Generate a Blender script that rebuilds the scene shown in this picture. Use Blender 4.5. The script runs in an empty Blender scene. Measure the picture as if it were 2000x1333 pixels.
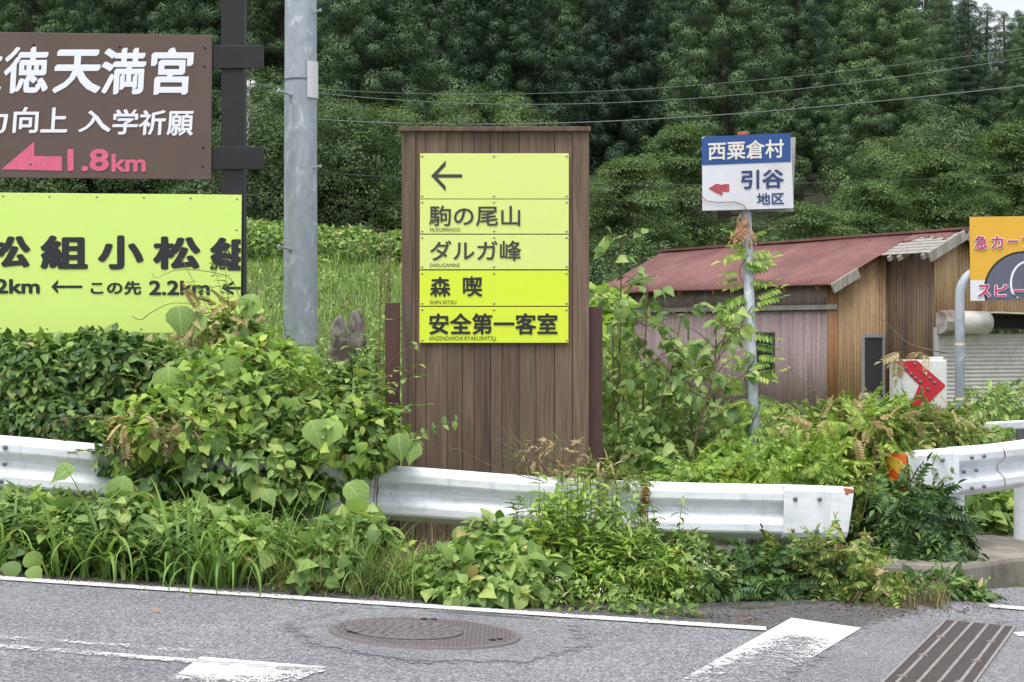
import bpy, bmesh, math, random
import numpy as np
from mathutils import Vector, Matrix

random.seed(7)
rng = np.random.default_rng(11)
SC = bpy.context.scene
COL = SC.collection
R = math.radians
FPX, CZ = 3700.0, 1.5           # focal length in photo pixels, eye height

# ------------------------------------------------------------------ camera, sky, sun, exposure
cd = bpy.data.cameras.new('camera'); cam = bpy.data.objects.new('camera', cd); COL.objects.link(cam)
cam.location = (0, 0, CZ); cam.rotation_euler = (R(90), 0, 0)
cd.sensor_width = 36; cd.lens = 36 * FPX / 2000; cd.clip_start = .1; cd.clip_end = 3000
SC.camera = cam
w = bpy.data.worlds.new('World'); SC.world = w; w.use_nodes = True
wn, wl = w.node_tree.nodes, w.node_tree.links
sky = wn.new('ShaderNodeTexSky'); sky.sky_type = 'NISHITA'; sky.sun_disc = False
SUN_EL, SUN_AZ = R(68), R(205)   # azimuth clockwise from +Y: behind the camera, to the left
sky.sun_elevation = SUN_EL; sky.sun_rotation = SUN_AZ; sky.dust_density = 3; sky.air_density = 1
hs = wn.new('ShaderNodeHueSaturation'); hs.inputs['Saturation'].default_value = .3
bg = wn['Background']; bg.inputs['Strength'].default_value = .15
wl.new(sky.outputs[0], hs.inputs['Color']); wl.new(hs.outputs[0], bg.inputs['Color'])
sd = bpy.data.lights.new('sun', 'SUN'); sun = bpy.data.objects.new('sun', sd); COL.objects.link(sun)
sd.energy = 1.25; sd.angle = R(40); sd.color = (1, .97, .92)
sun.rotation_euler = Vector((-math.sin(SUN_AZ) * math.cos(SUN_EL), -math.cos(SUN_AZ) * math.cos(SUN_EL), -math.sin(SUN_EL))).to_track_quat('-Z', 'Y').to_euler()
SC.view_settings.view_transform = 'Standard'; SC.view_settings.look = 'None'
SC.view_settings.gamma = 1; SC.view_settings.exposure = .72
SC.cycles.max_bounces = 7; SC.cycles.transparent_max_bounces = 8; SC.cycles.transmission_bounces = 4

# ------------------------------------------------------------------ placing
def P(px, py, D):
    return Vector(((px - 1000) / FPX * D, D, CZ - (py - 666.5) / FPX * D))
def rz(x): return .02 - .05 * x                    # the road falls to the right
def G(px, py, lift=0.):                            # pixel on the road plane
    u, v = px - 1000, py - 666.5
    D = (CZ - .02) * FPX / (v - .05 * u)
    x = u / FPX * D
    return Vector((x, D, rz(x) + lift))
def sstep(a, b, t):
    t = min(1, max(0, (t - a) / (b - a))); return t * t * (3 - 2 * t)
def H(x, y):
    xc = max(-14, min(12, x))
    z = -.05 * xc - .01
    k = 1 - sstep(-1.2, 2.6, x)
    if y > 14: z += k * (min(y, 44) - 14) * .112
    if y > 50:
        z += (min(y, 92) - 50) * (.19 - .05 * k)
    if y > 92: z += (min(y, 190) - 92) * .24 * (1 - .86 * sstep(.18, .24, x / y))
    return z

# ------------------------------------------------------------------ materials
def nodes(name):
    m = bpy.data.materials.new(name); m.use_nodes = True
    t = m.node_tree; b = t.nodes['Principled BSDF']
    return m, t, b
def N(t, typ, **kw):
    n = t.nodes.new(typ)
    for k, v in kw.items():
        if k in n.inputs: n.inputs[k].default_value = v
        else: setattr(n, k, v)
    return n
def rgb(r, g, b): 
    f = lambda c: (c / 255 / 12.92) if c / 255 <= .04045 else ((c / 255 + .055) / 1.055) ** 2.4
    return (f(r), f(g), f(b), 1)
def ramp(t, stops, fac):
    n = t.nodes.new('ShaderNodeValToRGB'); e = n.color_ramp.elements
    while len(e) < len(stops): e.new(.5)
    for q, (p, c) in zip(e, stops): q.position = p; q.color = c
    t.links.new(fac, n.inputs[0]); return n
def mixc(t, fac, a, b, blend='MIX'):
    n = t.nodes.new('ShaderNodeMix'); n.data_type = 'RGBA'; n.blend_type = blend
    for s, v in ((0, fac), (6, a), (7, b)):
        if hasattr(v, 'is_linked'): t.links.new(v, n.inputs[s])
        else: n.inputs[s].default_value = v
    return n.outputs[2]
def coords(t, scale=(1, 1, 1), kind='Object'):
    tc = t.nodes.new('ShaderNodeTexCoord'); mp = t.nodes.new('ShaderNodeMapping')
    mp.inputs['Scale'].default_value = scale
    t.links.new(tc.outputs[kind], mp.inputs[0]); return mp.outputs[0]
def noise_(t, vec, scale, detail=4, rough=.55):
    n = N(t, 'ShaderNodeTexNoise', Scale=scale, Detail=detail, Roughness=rough)
    t.links.new(vec, n.inputs['Vector']); return n.outputs[0]
def bump(t, b, h, strength, dist=.01):
    n = N(t, 'ShaderNodeBump', Strength=strength, Distance=dist)
    t.links.new(h, n.inputs['Height']); t.links.new(n.outputs[0], b.inputs['Normal'])

def weathered(name, col, dirt, rough=.5, amount=.5, scale=6, stretch=(1, 1, 1), metal=0, bumps=.0, fine=60, fa=.18):
    m, t, b = nodes(name)
    v = coords(t, stretch)
    n1 = noise_(t, v, scale, 6, .65)
    f = ramp(t, [(.42, (0, 0, 0, 1)), (.75, (amount, amount, amount, 1))], n1)
    c = mixc(t, f.outputs[0], col, dirt)
    n2 = noise_(t, v, fine, 3, .6)
    g = ramp(t, [(.3, (1 - fa, 1 - fa, 1 - fa, 1)), (.7, (1 + fa * .4, 1 + fa * .4, 1 + fa * .4, 1))], n2)
    c = mixc(t, 1.0, c, g.outputs[0], 'MULTIPLY')
    t.links.new(c, b.inputs['Base Color'])
    b.inputs['Roughness'].default_value = rough; b.inputs['Metallic'].default_value = metal
    if bumps: bump(t, b, n1, bumps, .01)
    return m

def leaf_mat(name, stops, trans=.3, rough=.45, sat=.93, veins=False, old=False, patch=2.2, tree=False):
    m, t, b = nodes(name)
    g = t.nodes.new('ShaderNodeNewGeometry')
    stops = [(p * .95, c_) for p, c_ in stops] + ([(.965, stops[-1][1]), (.972, rgb(186, 176, 112)), (1, rgb(168, 146, 96))] if old else [])
    isl = g.outputs['Random Per Island']
    if tree: isl = ramp(t, [(.3, (0, 0, 0, 1)), (.7, (1, 1, 1, 1))], noise_(t, g.outputs['Position'], 3.5, 2, .6)).outputs[0]
    r = ramp(t, stops, isl)
    hsv = N(t, 'ShaderNodeHueSaturation', Saturation=sat); t.links.new(r.outputs[0], hsv.inputs['Color']); c = hsv.outputs[0]
    pos = noise_(t, g.outputs['Position'], patch, 2, .5)
    q = ramp(t, [(.35, (.78, .8, .84, 1)), (.68, (1.16, 1.12, 1.02, 1))], pos)
    c = mixc(t, 1.0, c, q.outputs[0], 'MULTIPLY')
    if tree:                                            # each tree its own tone
        oi = t.nodes.new('ShaderNodeObjectInfo')
        c = mixc(t, 1.0, c, ramp(t, [(0, (.46, .54, .58, 1)), (.5, (.78, .82, .78, 1)), (1, (1.12, 1.1, .96, 1))], oi.outputs['Random']).outputs[0], 'MULTIPLY')
    if veins:
        uv = t.nodes.new('ShaderNodeUVMap'); sp = t.nodes.new('ShaderNodeSeparateXYZ'); t.links.new(uv.outputs[0], sp.inputs[0])
        ab = N(t, 'ShaderNodeMath', operation='ABSOLUTE'); t.links.new(sp.outputs[0], ab.inputs[0])
        sl = N(t, 'ShaderNodeMath', operation='SUBTRACT'); t.links.new(sp.outputs[1], sl.inputs[0]); t.links.new(ab.outputs[0], sl.inputs[1])
        ml = N(t, 'ShaderNodeMath', operation='MULTIPLY'); t.links.new(sl.outputs[0], ml.inputs[0]); ml.inputs[1].default_value = 5.0
        fr = N(t, 'ShaderNodeMath', operation='FRACT'); t.links.new(ml.outputs[0], fr.inputs[0])
        v1 = N(t, 'ShaderNodeMath', operation='LESS_THAN'); t.links.new(fr.outputs[0], v1.inputs[0]); v1.inputs[1].default_value = .09
        v2 = N(t, 'ShaderNodeMath', operation='LESS_THAN'); t.links.new(ab.outputs[0], v2.inputs[0]); v2.inputs[1].default_value = .022
        mx = N(t, 'ShaderNodeMath', operation='MAXIMUM'); t.links.new(v1.outputs[0], mx.inputs[0]); t.links.new(v2.outputs[0], mx.inputs[1])
        sc = N(t, 'ShaderNodeMath', operation='MULTIPLY'); t.links.new(mx.outputs[0], sc.inputs[0]); sc.inputs[1].default_value = .4
        c = mixc(t, sc.outputs[0], c, rgb(190, 215, 140))
    t.links.new(c, b.inputs['Base Color']); b.inputs['Roughness'].default_value = rough
    b.inputs['Specular IOR Level'].default_value = .35
    tr = t.nodes.new('ShaderNodeBsdfTranslucent')
    tc = mixc(t, 1.0, c, (1.1, 1.16, .72, 1), 'MULTIPLY'); t.links.new(tc, tr.inputs[0])
    ms = t.nodes.new('ShaderNodeMixShader'); ms.inputs[0].default_value = trans
    t.links.new(b.outputs[0], ms.inputs[1]); t.links.new(tr.outputs[0], ms.inputs[2])
    t.links.new(ms.outputs[0], t.nodes['Material Output'].inputs[0])
    return m

def plain(name, col, rough=.5, metal=0):
    m, t, b = nodes(name); b.inputs['Base Color'].default_value = col
    b.inputs['Roughness'].default_value = rough; b.inputs['Metallic'].default_value = metal
    return m

def asphalt(name, lo, hi, scale=75, worn=False):
    m, t, b = nodes(name); v = coords(t, (1, 1, 1), 'Object')
    vo = N(t, 'ShaderNodeTexVoronoi', Scale=scale); t.links.new(v, vo.inputs['Vector'])
    sp = t.nodes.new('ShaderNodeSeparateColor'); t.links.new(vo.outputs['Color'], sp.inputs[0])
    c = ramp(t, [(.0, lo), (.45, tuple((a + q) / 2 * .86 for a, q in zip(lo, hi))), (.8, hi), (1, tuple(min(1, q * 1.45) for q in hi))], sp.outputs[0]).outputs[0]
    big = ramp(t, [(.3, (.82, .82, .84, 1)), (.7, (1.12, 1.12, 1.1, 1))], noise_(t, v, .9, 5, .6))
    c = mixc(t, 1.0, c, big.outputs[0], 'MULTIPLY')
    st = ramp(t, [(.56, (1, 1, 1, 1)), (.72, (.72, .72, .72, 1))], noise_(t, v, 4.5, 6, .7))
    c = mixc(t, 1.0, c, st.outputs[0], 'MULTIPLY')
    vc = N(t, 'ShaderNodeTexVoronoi', Scale=.75, feature='DISTANCE_TO_EDGE'); wv = N(t, 'ShaderNodeVectorMath', operation='MULTIPLY_ADD')
    nw = N(t, 'ShaderNodeTexNoise', Scale=3, Detail=5); t.links.new(v, nw.inputs['Vector']); t.links.new(nw.outputs['Color'], wv.inputs[0]); wv.inputs[1].default_value = (.5, .5, .5); t.links.new(v, wv.inputs[2]); t.links.new(wv.outputs[0], vc.inputs['Vector'])
    ck = ramp(t, [(.004, (1, 1, 1, 1)), (.009, (0, 0, 0, 1))], vc.outputs['Distance']); gate = ramp(t, [(.56, (0, 0, 0, 1)), (.66, (.55, .55, .55, 1))], noise_(t, v, .55, 3, .5))
    c = mixc(t, mixc(t, 1.0, ck.outputs[0], gate.outputs[0], 'MULTIPLY'), c, rgb(44, 43, 44))
    t.links.new(c, b.inputs['Base Color']); b.inputs['Roughness'].default_value = .85
    bump(t, b, vo.outputs['Distance'], .5, .01)
    if worn:
        at = N(t, 'ShaderNodeAttribute', attribute_name='wear')
        s = N(t, 'ShaderNodeMath', operation='SUBTRACT'); t.links.new(noise_(t, v, 14, 6, .7), s.inputs[0]); t.links.new(at.outputs['Fac'], s.inputs[1])
        f = ramp(t, [(.0, (0, 0, 0, 1)), (.12, (1, 1, 1, 1))], s.outputs[0])
        tr = t.nodes.new('ShaderNodeBsdfTransparent'); ms = t.nodes.new('ShaderNodeMixShader')
        t.links.new(f.outputs[0], ms.inputs[0]); t.links.new(tr.outputs[0], ms.inputs[1]); t.links.new(b.outputs[0], ms.inputs[2])
        t.links.new(ms.outputs[0], t.nodes['Material Output'].inputs[0])
    return m

def paint(name, wear=.5, col=(.8, .8, .8, 1)):      # worn road paint: holes show the asphalt below
    m, t, b = nodes(name); v = coords(t, (1, 1, 1), 'Object')
    at = N(t, 'ShaderNodeAttribute', attribute_name='wear')
    n1 = noise_(t, coords(t, (1, 1, 1)), 22, 8, .85); n2 = noise_(t, v, 95, 2, .6)
    ad = N(t, 'ShaderNodeMath', operation='MULTIPLY_ADD'); t.links.new(n2, ad.inputs[0]); ad.inputs[1].default_value = .6; t.links.new(n1, ad.inputs[2])
    s = N(t, 'ShaderNodeMath', operation='SUBTRACT'); t.links.new(ad.outputs[0], s.inputs[0]); t.links.new(at.outputs['Fac'], s.inputs[1])
    f = ramp(t, [(.10, (0, 0, 0, 1)), (.16, (1, 1, 1, 1))], s.outputs[0])
    tr = t.nodes.new('ShaderNodeBsdfTransparent'); ms = t.nodes.new('ShaderNodeMixShader')
    t.links.new(f.outputs[0], ms.inputs[0]); t.links.new(tr.outputs[0], ms.inputs[1]); t.links.new(b.outputs[0], ms.inputs[2])
    t.links.new(ms.outputs[0], t.nodes['Material Output'].inputs[0])
    g = ramp(t, [(.3, tuple(.82 * q for q in col)), (.6, col)], noise_(t, v, 12, 4, .6))
    t.links.new(g.outputs[0], b.inputs['Base Color']); b.inputs['Roughness'].default_value = .7
    return m

def wood(name, dark, light, moss, sx=1):
    m, t, b = nodes(name)
    g = t.nodes.new('ShaderNodeNewGeometry')
    v = coords(t, (15 * sx, 15, .8))
    off = N(t, 'ShaderNodeVectorMath', operation='MULTIPLY_ADD'); 
    t.links.new(g.outputs['Random Per Island'], off.inputs[0]); off.inputs[1].default_value = (40, 40, 40); t.links.new(v, off.inputs[2])
    n = N(t, 'ShaderNodeTexNoise', Scale=1.2, Detail=5, Roughness=.6, Distortion=1.6); t.links.new(off.outputs[0], n.inputs['Vector'])
    c = ramp(t, [(.3, dark), (.5, tuple((p + q) / 2 for p, q in zip(dark, light))), (.72, light)], n.outputs[0]).outputs[0]
    iv = ramp(t, [(0, (.7, .68, .67, 1)), (1, (1.2, 1.18, 1.15, 1))], g.outputs['Random Per Island'])
    c = mixc(t, 1.0, c, iv.outputs[0], 'MULTIPLY')
    mo = ramp(t, [(.53, (0, 0, 0, 1)), (.72, (.6, .6, .6, 1))], noise_(t, coords(t, (7, 7, .8)), 1.0, 4, .6))
    c = mixc(t, mo.outputs[0], c, moss)
    t.links.new(c, b.inputs['Base Color']); b.inputs['Roughness'].default_value = .75
    bump(t, b, n.outputs[0], .35, .004)
    return m

M = {}
M['asphalt'] = asphalt('asphalt', rgb(86, 88, 92), rgb(153, 154, 158), 110)
M['asphalt_patch'] = asphalt('asphalt_patch', rgb(96, 97, 101), rgb(150, 151, 154), 130, True)
M['asphalt_dark'] = asphalt('asphalt_dark', rgb(62, 61, 63), rgb(110, 107, 108), 90, True)
M['paint'] = paint('road_paint')
M['soil'] = weathered('soil', rgb(84, 72, 54), rgb(58, 66, 36), .95, .9, 3, bumps=.5)
M['concrete'] = weathered('concrete', rgb(152, 145, 134), rgb(72, 68, 62), .9, .95, 3.0, (1, 1, .8), bumps=.5, fine=45)
M['rail_white'] = None
M['galv'] = None
M['black_steel'] = weathered('black_steel', rgb(25, 24, 28), rgb(44, 43, 48), .5, .35, 5, fa=.08)
M['steel_brown'] = weathered('steel_brown', rgb(80, 57, 55), rgb(104, 64, 50), .7, .9, 7, (1, 1, .25), bumps=.2)
M['wood'] = wood('stained_wood', rgb(80, 65, 56), rgb(124, 104, 88), rgb(108, 108, 70))
M['grey_wood'] = wood('grey_wood', rgb(128, 122, 118), rgb(200, 196, 190), rgb(120, 112, 100))
M['ink'] = plain('sign_ink', rgb(34, 34, 38), .5)
M['ink_soft'] = plain('sign_ink_faded', rgb(58, 62, 56), .5)
M['white_ink'] = plain('white_lettering', rgb(232, 234, 240), .5)
M['pink'] = weathered('pink_lettering', rgb(222, 104, 136), rgb(200, 84, 110), .5, .5, 14)
M['screw'] = plain('screw_steel', rgb(150, 150, 120), .4, .6)
M['bolt'] = plain('bolt_grey', rgb(120, 122, 126), .45, .5)
M['dark'] = plain('dark_gap', rgb(18, 17, 17), .9)
M['stem_green'] = weathered('green_stem', rgb(96, 116, 60), rgb(110, 92, 62), .6, .9, 10)
M['stem_brown'] = weathered('brown_stem', rgb(104, 90, 68), rgb(142, 130, 100), .8, .9, 10)
M['bark'] = weathered('bark', rgb(92, 84, 76), rgb(58, 50, 46), .9, .9, 3, (2, 2, .3), bumps=.5)

# ------------------------------------------------------------------ mesh building
ORIGIN = {}
def link(o, parent=None):
    COL.objects.link(o)
    if parent is not None: o.parent = parent
    return o
def tag(o, label=None, cat=None, group=None, kind=None):
    if label: o['label'] = label
    if cat: o['category'] = cat
    if group: o['group'] = group
    if kind: o['kind'] = kind
    return o
def empty(name, loc, label=None, cat=None, group=None):
    o = bpy.data.objects.new(name, None); o.empty_display_size = .1
    COL.objects.link(o); o.location = loc; ORIGIN[o.name] = Vector(loc)
    return tag(o, label, cat, group)

class MB:
    def __init__(s): s.v = []; s.f = []; s.uv = None
    def add(s, vs, fs):
        k = len(s.v); s.v.extend(Vector(q) for q in vs); s.f.extend(tuple(i + k for i in f) for f in fs); return s
    def box(s, c, size, rot=None):
        hx, hy, hz = (q / 2 for q in size); m = rot or Matrix.Identity(3); c = Vector(c)
        vs = [c + m @ Vector((a * hx, b * hy, d * hz)) for a in (-1, 1) for b in (-1, 1) for d in (-1, 1)]
        return s.add(vs, [(0, 1, 3, 2), (4, 6, 7, 5), (0, 4, 5, 1), (2, 3, 7, 6), (0, 2, 6, 4), (1, 5, 7, 3)])
    def pbox(s, x0, y0, x1, y1, D, depth, back=0):     # a board spanning a pixel rectangle at depth D (front face)
        a, b = P(x0, y1, D), P(x1, y0, D)
        return s.box(((a.x + b.x) / 2, D + depth / 2 + back, (a.z + b.z) / 2), (b.x - a.x, depth, b.z - a.z))
    def tube(s, pts, rad, n=8, cap=True):
        pts = [Vector(p) for p in pts]; k0 = len(s.v); L = len(pts)
        if not hasattr(rad, '__len__'): rad = [rad] * L
        prev = None
        for i, p in enumerate(pts):
            d = (pts[min(i + 1, L - 1)] - pts[max(i - 1, 0)])
            d = d.normalized() if d.length > 1e-9 else Vector((0, 0, 1))
            if prev is None: a = d.orthogonal().normalized()
            else: a = (prev - d * prev.dot(d)); a = a.normalized() if a.length > 1e-6 else d.orthogonal().normalized()
            prev = a; b = d.cross(a)
            for j in range(n):
                t = 2 * math.pi * j / n
                s.v.append(p + (a * math.cos(t) + b * math.sin(t)) * rad[i])
        for i in range(L - 1):
            for j in range(n):
                q = k0 + i * n
                s.f.append((q + j, q + (j + 1) % n, q + n + (j + 1) % n, q + n + j))
        if cap:
            s.f.append(tuple(k0 + j for j in range(n))[::-1]); s.f.append(tuple(k0 + (L - 1) * n + j for j in range(n)))
        return s
    def poly(s, pts, thick):                            # polygon of 3-D points extruded along `thick`
        n = len(pts); pts = [Vector(p) for p in pts]; t = Vector(thick)
        vs = pts + [p + t for p in pts]
        fs = [tuple(range(n)), tuple(range(2 * n - 1, n - 1, -1))] + [(i, i + n, (i + 1) % n + n, (i + 1) % n) for i in range(n)]
        return s.add(vs, fs)
    def sweep(s, frames, prof, closed=False):           # frames: (point, outward, up); prof: (out, up)
        k = len(s.v); n = len(prof)
        for p, o, u in frames:
            for a, b in prof: s.v.append(p + o * a + u * b)
        for i in range(len(frames) - 1):
            for j in range(n if closed else n - 1):
                a = k + i * n + j; b = k + i * n + (j + 1) % n
                s.f.append((a, b, b + n, a + n))
        return s
    def build(s, name, mat, parent=None, smooth=False, bevel=0, label=None, normals=True):
        o0 = Vector((0, 0, 0))
        p = parent
        while p is not None:
            if p.name in ORIGIN: o0 = ORIGIN[p.name]; break
            p = p.parent
        me = bpy.data.meshes.new(name); me.from_pydata([q - o0 for q in s.v], [], s.f)
        if normals:
            bm = bmesh.new(); bm.from_mesh(me); bmesh.ops.recalc_face_normals(bm, faces=bm.faces); bm.to_mesh(me); bm.free()
        me.materials.append(mat)
        if smooth: me.polygons.foreach_set('use_smooth', [True] * len(me.polygons))
        o = link(bpy.data.objects.new(name, me), parent)
        if bevel:
            b = o.modifiers.new('bevel', 'BEVEL'); b.width = bevel; b.segments = 2; b.limit_method = 'ANGLE'; b.harden_normals = False
        if label: o['label'] = label
        return o
def dup_child(o, parent, delta):
    c = o.copy(); COL.objects.link(c); c.parent = parent; c.location = Vector(o.location) + Vector(delta); return c

def text(parent, mat, s, box, D, bold=.0, nib=1.0, nang=0.0, frame=None, clip=None, name='lettering', shear=0, proud=.004, fit=True, jitter=0):
    """lettering fitted into a pixel box on the plane at depth D; frame = function (px,py)->point"""
    x0, y0, x1, y1 = box
    c = bpy.data.curves.new('t', 'FONT'); c.body = s; c.size = 1; c.resolution_u = 3; c.shear = shear
    o = bpy.data.objects.new('t', c); COL.objects.link(o); bpy.context.view_layer.update()
    me = bpy.data.meshes.new_from_object(o.evaluated_get(bpy.context.evaluated_depsgraph_get()))
    bpy.data.objects.remove(o); bpy.data.curves.remove(c)
    bm = bmesh.new(); bm.from_mesh(me); bpy.data.meshes.remove(me)
    xs = [v.co.x for v in bm.verts]; ys = [v.co.y for v in bm.verts]
    ax, bx, ay, by = min(xs) - bold, max(xs) + bold, min(ys) - bold, max(ys) + bold
    base = [(v.co.x, v.co.y) for v in bm.verts]; bm.verts.index_update()
    fr = frame or (lambda a, b: P(a, b, D))
    nrm = (fr(x0 + 50, y0) - fr(x0, y0)).cross(fr(x0, y0 + 50) - fr(x0, y0)).normalized()
    if nrm.y > 0: nrm = -nrm
    shifts = [(0, 0)] + ([(bold * (math.cos(q_) * math.cos(nang) - nib * math.sin(q_) * math.sin(nang)), bold * (math.cos(q_) * math.sin(nang) + nib * math.sin(q_) * math.cos(nang))) for q_ in [6.2832 * i / 10 for i in range(10)]] if bold else [])
    mb = MB()
    for q, (sx_, sy_) in enumerate(shifts):              # thicker strokes: the painted outline grown by `bold`
        b2 = bm.copy(); b2.verts.ensure_lookup_table()
        for v, (px, py) in zip(b2.verts, base):
            v.co.x = x0 + (px + sx_ - ax) / (bx - ax) * (x1 - x0); v.co.y = y1 + (py + sy_ - ay) / (by - ay) * (y0 - y1)
        if clip is not None:
            bmesh.ops.bisect_plane(b2, geom=b2.verts[:] + b2.edges[:] + b2.faces[:], plane_co=(clip, 0, 0), plane_no=(1, 0, 0), clear_outer=True)
        b2.verts.index_update()
        mb.add([fr(v.co.x, v.co.y) + nrm * (proud + q * .00015) for v in b2.verts], [tuple(v.index for v in f.verts) for f in b2.faces]); b2.free()
    bm.free()
    return mb.build(name, mat, parent, normals=False)

# ------------------------------------------------------------------ foliage (numpy)
def make_template(verts, faces, uvs=None, nv=None):
    verts = np.array(verts, float)
    if uvs is None: uvs = verts[:, :2].copy()
    return dict(v=verts, l=np.array([i for f in faces for i in f], int), n=np.array([len(f) for f in faces], int), uv=np.array(uvs, float), nv=None if nv is None else np.array(nv, float))
def strip_leaf(ws, fold=.15, droop=.25, wav=0):      # ws: (t, halfwidth); folded along the midrib
    vs, fs = [], []
    for t, hw in ws:
        z = -droop * t * t
        vs += [(-hw, t, z + fold * hw + wav * math.sin(t * 9)), (0, t, z), (hw, t, z + fold * hw - wav * math.sin(t * 9))]
    for i in range(len(ws) - 1):
        a = i * 3; fs += [(a, a + 1, a + 4, a + 3), (a + 1, a + 2, a + 5, a + 4)]
    return vs, fs
def merge(parts):
    vs, fs, us = [], [], []
    for (v, f), mat in parts:
        k = len(vs); vs += [tuple(mat @ Vector(p)) for p in v]; fs += [tuple(i + k for i in q) for q in f]; us += [(p[0], p[1]) for p in v]
    return make_template(vs, fs, us)
E4 = lambda loc, rz_, sc, rx=0: Matrix.Translation(loc) @ Matrix.Rotation(rz_, 4, 'Z') @ Matrix.Rotation(rx, 4, 'X') @ Matrix.Scale(sc, 4)
OV = strip_leaf([(0, .02), (.12, .2), (.36, .31), (.62, .26), (.85, .12), (1, .01)], .35, .25)
OV_N = strip_leaf([(0, .01), (.3, .13), (.6, .12), (1, .01)], .4, .45)
KZ = strip_leaf([(0, .03), (.1, .27), (.28, .43), (.5, .46), (.66, .3), (.84, .14), (1, .01)], .25, .4, .03)
KZ2 = strip_leaf([(0, .03), (.12, .3), (.3, .5), (.42, .42), (.58, .36), (.8, .15), (1, .01)], .2, .55, .05)
DIA = ([(0, 0, 0), (-.2, .45, .05), (0, 1, -.12), (.2, .45, .05)], [(0, 3, 2, 1)])
T_OV = merge([(OV, Matrix())]); T_LAN = merge([(OV_N, Matrix())]); T_DIA = merge([(DIA, Matrix())])
T_KZ1 = merge([(KZ, Matrix())])
T_KZ = merge([(KZ, E4((0, .75, 0), 0, 1)), (KZ2, E4((0, .5, 0), 1.35, .86, -.15)), (KZ2, E4((0, .5, 0), -1.35, .86, -.15)),
              (strip_leaf([(-1.0, .012), (0, .014), (.75, .012)], 0, 0), Matrix())])
def pinnate(n, w, lf, ang=1.15, droop=.3):
    parts = [(strip_leaf([(q / 4, .008) for q in range(5)], 0, droop), Matrix())]
    for i in range(n):
        t = .22 + .76 * i / n; z = -droop * t * t; s = lf * (1 - .35 * abs(t - .5))
        for sg in (1, -1): parts.append(((strip_leaf([(0, .03), (.35, w), (.7, w * .8), (1, .01)], .3, .3)), E4((0, t, z), sg * ang, s, -.2)))
    parts.append(((strip_leaf([(0, .03), (.35, w), (.7, w * .8), (1, .01)], .3, .3)), E4((0, 1, -droop), 0, lf)))
    return merge(parts)
T_PIN = pinnate(6, .19, .36); T_PIN2 = pinnate(8, .22, .26, 1.25, .5)
def spray(n, rad, lf, seed, flat=.12):
    r = random.Random(seed); parts = []
    for _ in range(n):
        a = r.uniform(0, 6.283); q = rad * math.sqrt(r.random())
        parts.append((DIA, Matrix.Translation((q * math.cos(a), q * math.sin(a), r.uniform(-flat, flat) - .25 * q * q)) @ Matrix.Rotation(a - 1.57 + r.uniform(-.9, .9), 4, 'Z') @ Matrix.Rotation(r.uniform(-.5, .3), 4, 'X') @ Matrix.Rotation(r.uniform(-.5, .5), 4, 'Y') @ Matrix.Scale(lf * r.uniform(.7, 1.2), 4)))
    T = merge(parts); nv = T['v'] * np.array((.9, .9, 1.5)) + np.array((0, 0, .55)); T['nv'] = nv / np.linalg.norm(nv, axis=1, keepdims=True); return T
def ctuft(n, seed):                                  # rounded clump: small faces lying on a bumpy dome, with a few tips
    r = random.Random(seed); parts = []
    for i in range(n):
        z = r.uniform(-.55, 1); a = r.uniform(0, 6.283); q = math.sqrt(max(0, 1 - z * z))
        d = Vector((q * math.cos(a), q * math.sin(a), z)); t = (Vector((0, 0, 1)) - d * d.z + Vector((r.gauss(0, .5), r.gauss(0, .5), 0))); t = t - d * t.dot(d)
        t = (t.normalized() + d * r.uniform(-.1, .45)).normalized()
        m = Matrix.Translation(d * r.uniform(.55, .9)) @ t.to_track_quat('Y', 'Z').to_matrix().to_4x4()
        x = t.cross(d).normalized(); n_ = x.cross(t); m = Matrix.Translation(d * r.uniform(.62, .9)) @ Matrix((x, t, n_)).transposed().to_4x4() @ Matrix.Scale(r.uniform(.15, .28), 4)
        parts.append((([(0, 0, 0), (-.24, .5, -.04), (0, 1, .02), (.24, .5, -.04)], [(0, 3, 2, 1)]), m))
    T = merge(parts); T['nv'] = T['v'] / np.linalg.norm(T['v'], axis=1, keepdims=True); return T
def tuft(n, seed, wid=.09):
    r = random.Random(seed); parts = []
    for i in range(n):
        z = r.uniform(-.25, 1); a = r.uniform(0, 6.283); q = math.sqrt(max(0, 1 - z * z))
        d = Vector((q * math.cos(a), q * math.sin(a), z)).normalized()
        m = Matrix.Translation(d * .25) @ d.to_track_quat('Y', 'Z').to_matrix().to_4x4() @ Matrix.Rotation(r.uniform(0, 6.28), 4, 'Y') @ Matrix.Scale(r.uniform(.55, .85), 4)
        parts.append((([(0, 0, 0), (-wid, .6, .03), (0, 1, .08), (wid, .6, .03)], [(0, 1, 2, 3)]), m))
    return merge(parts)

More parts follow.
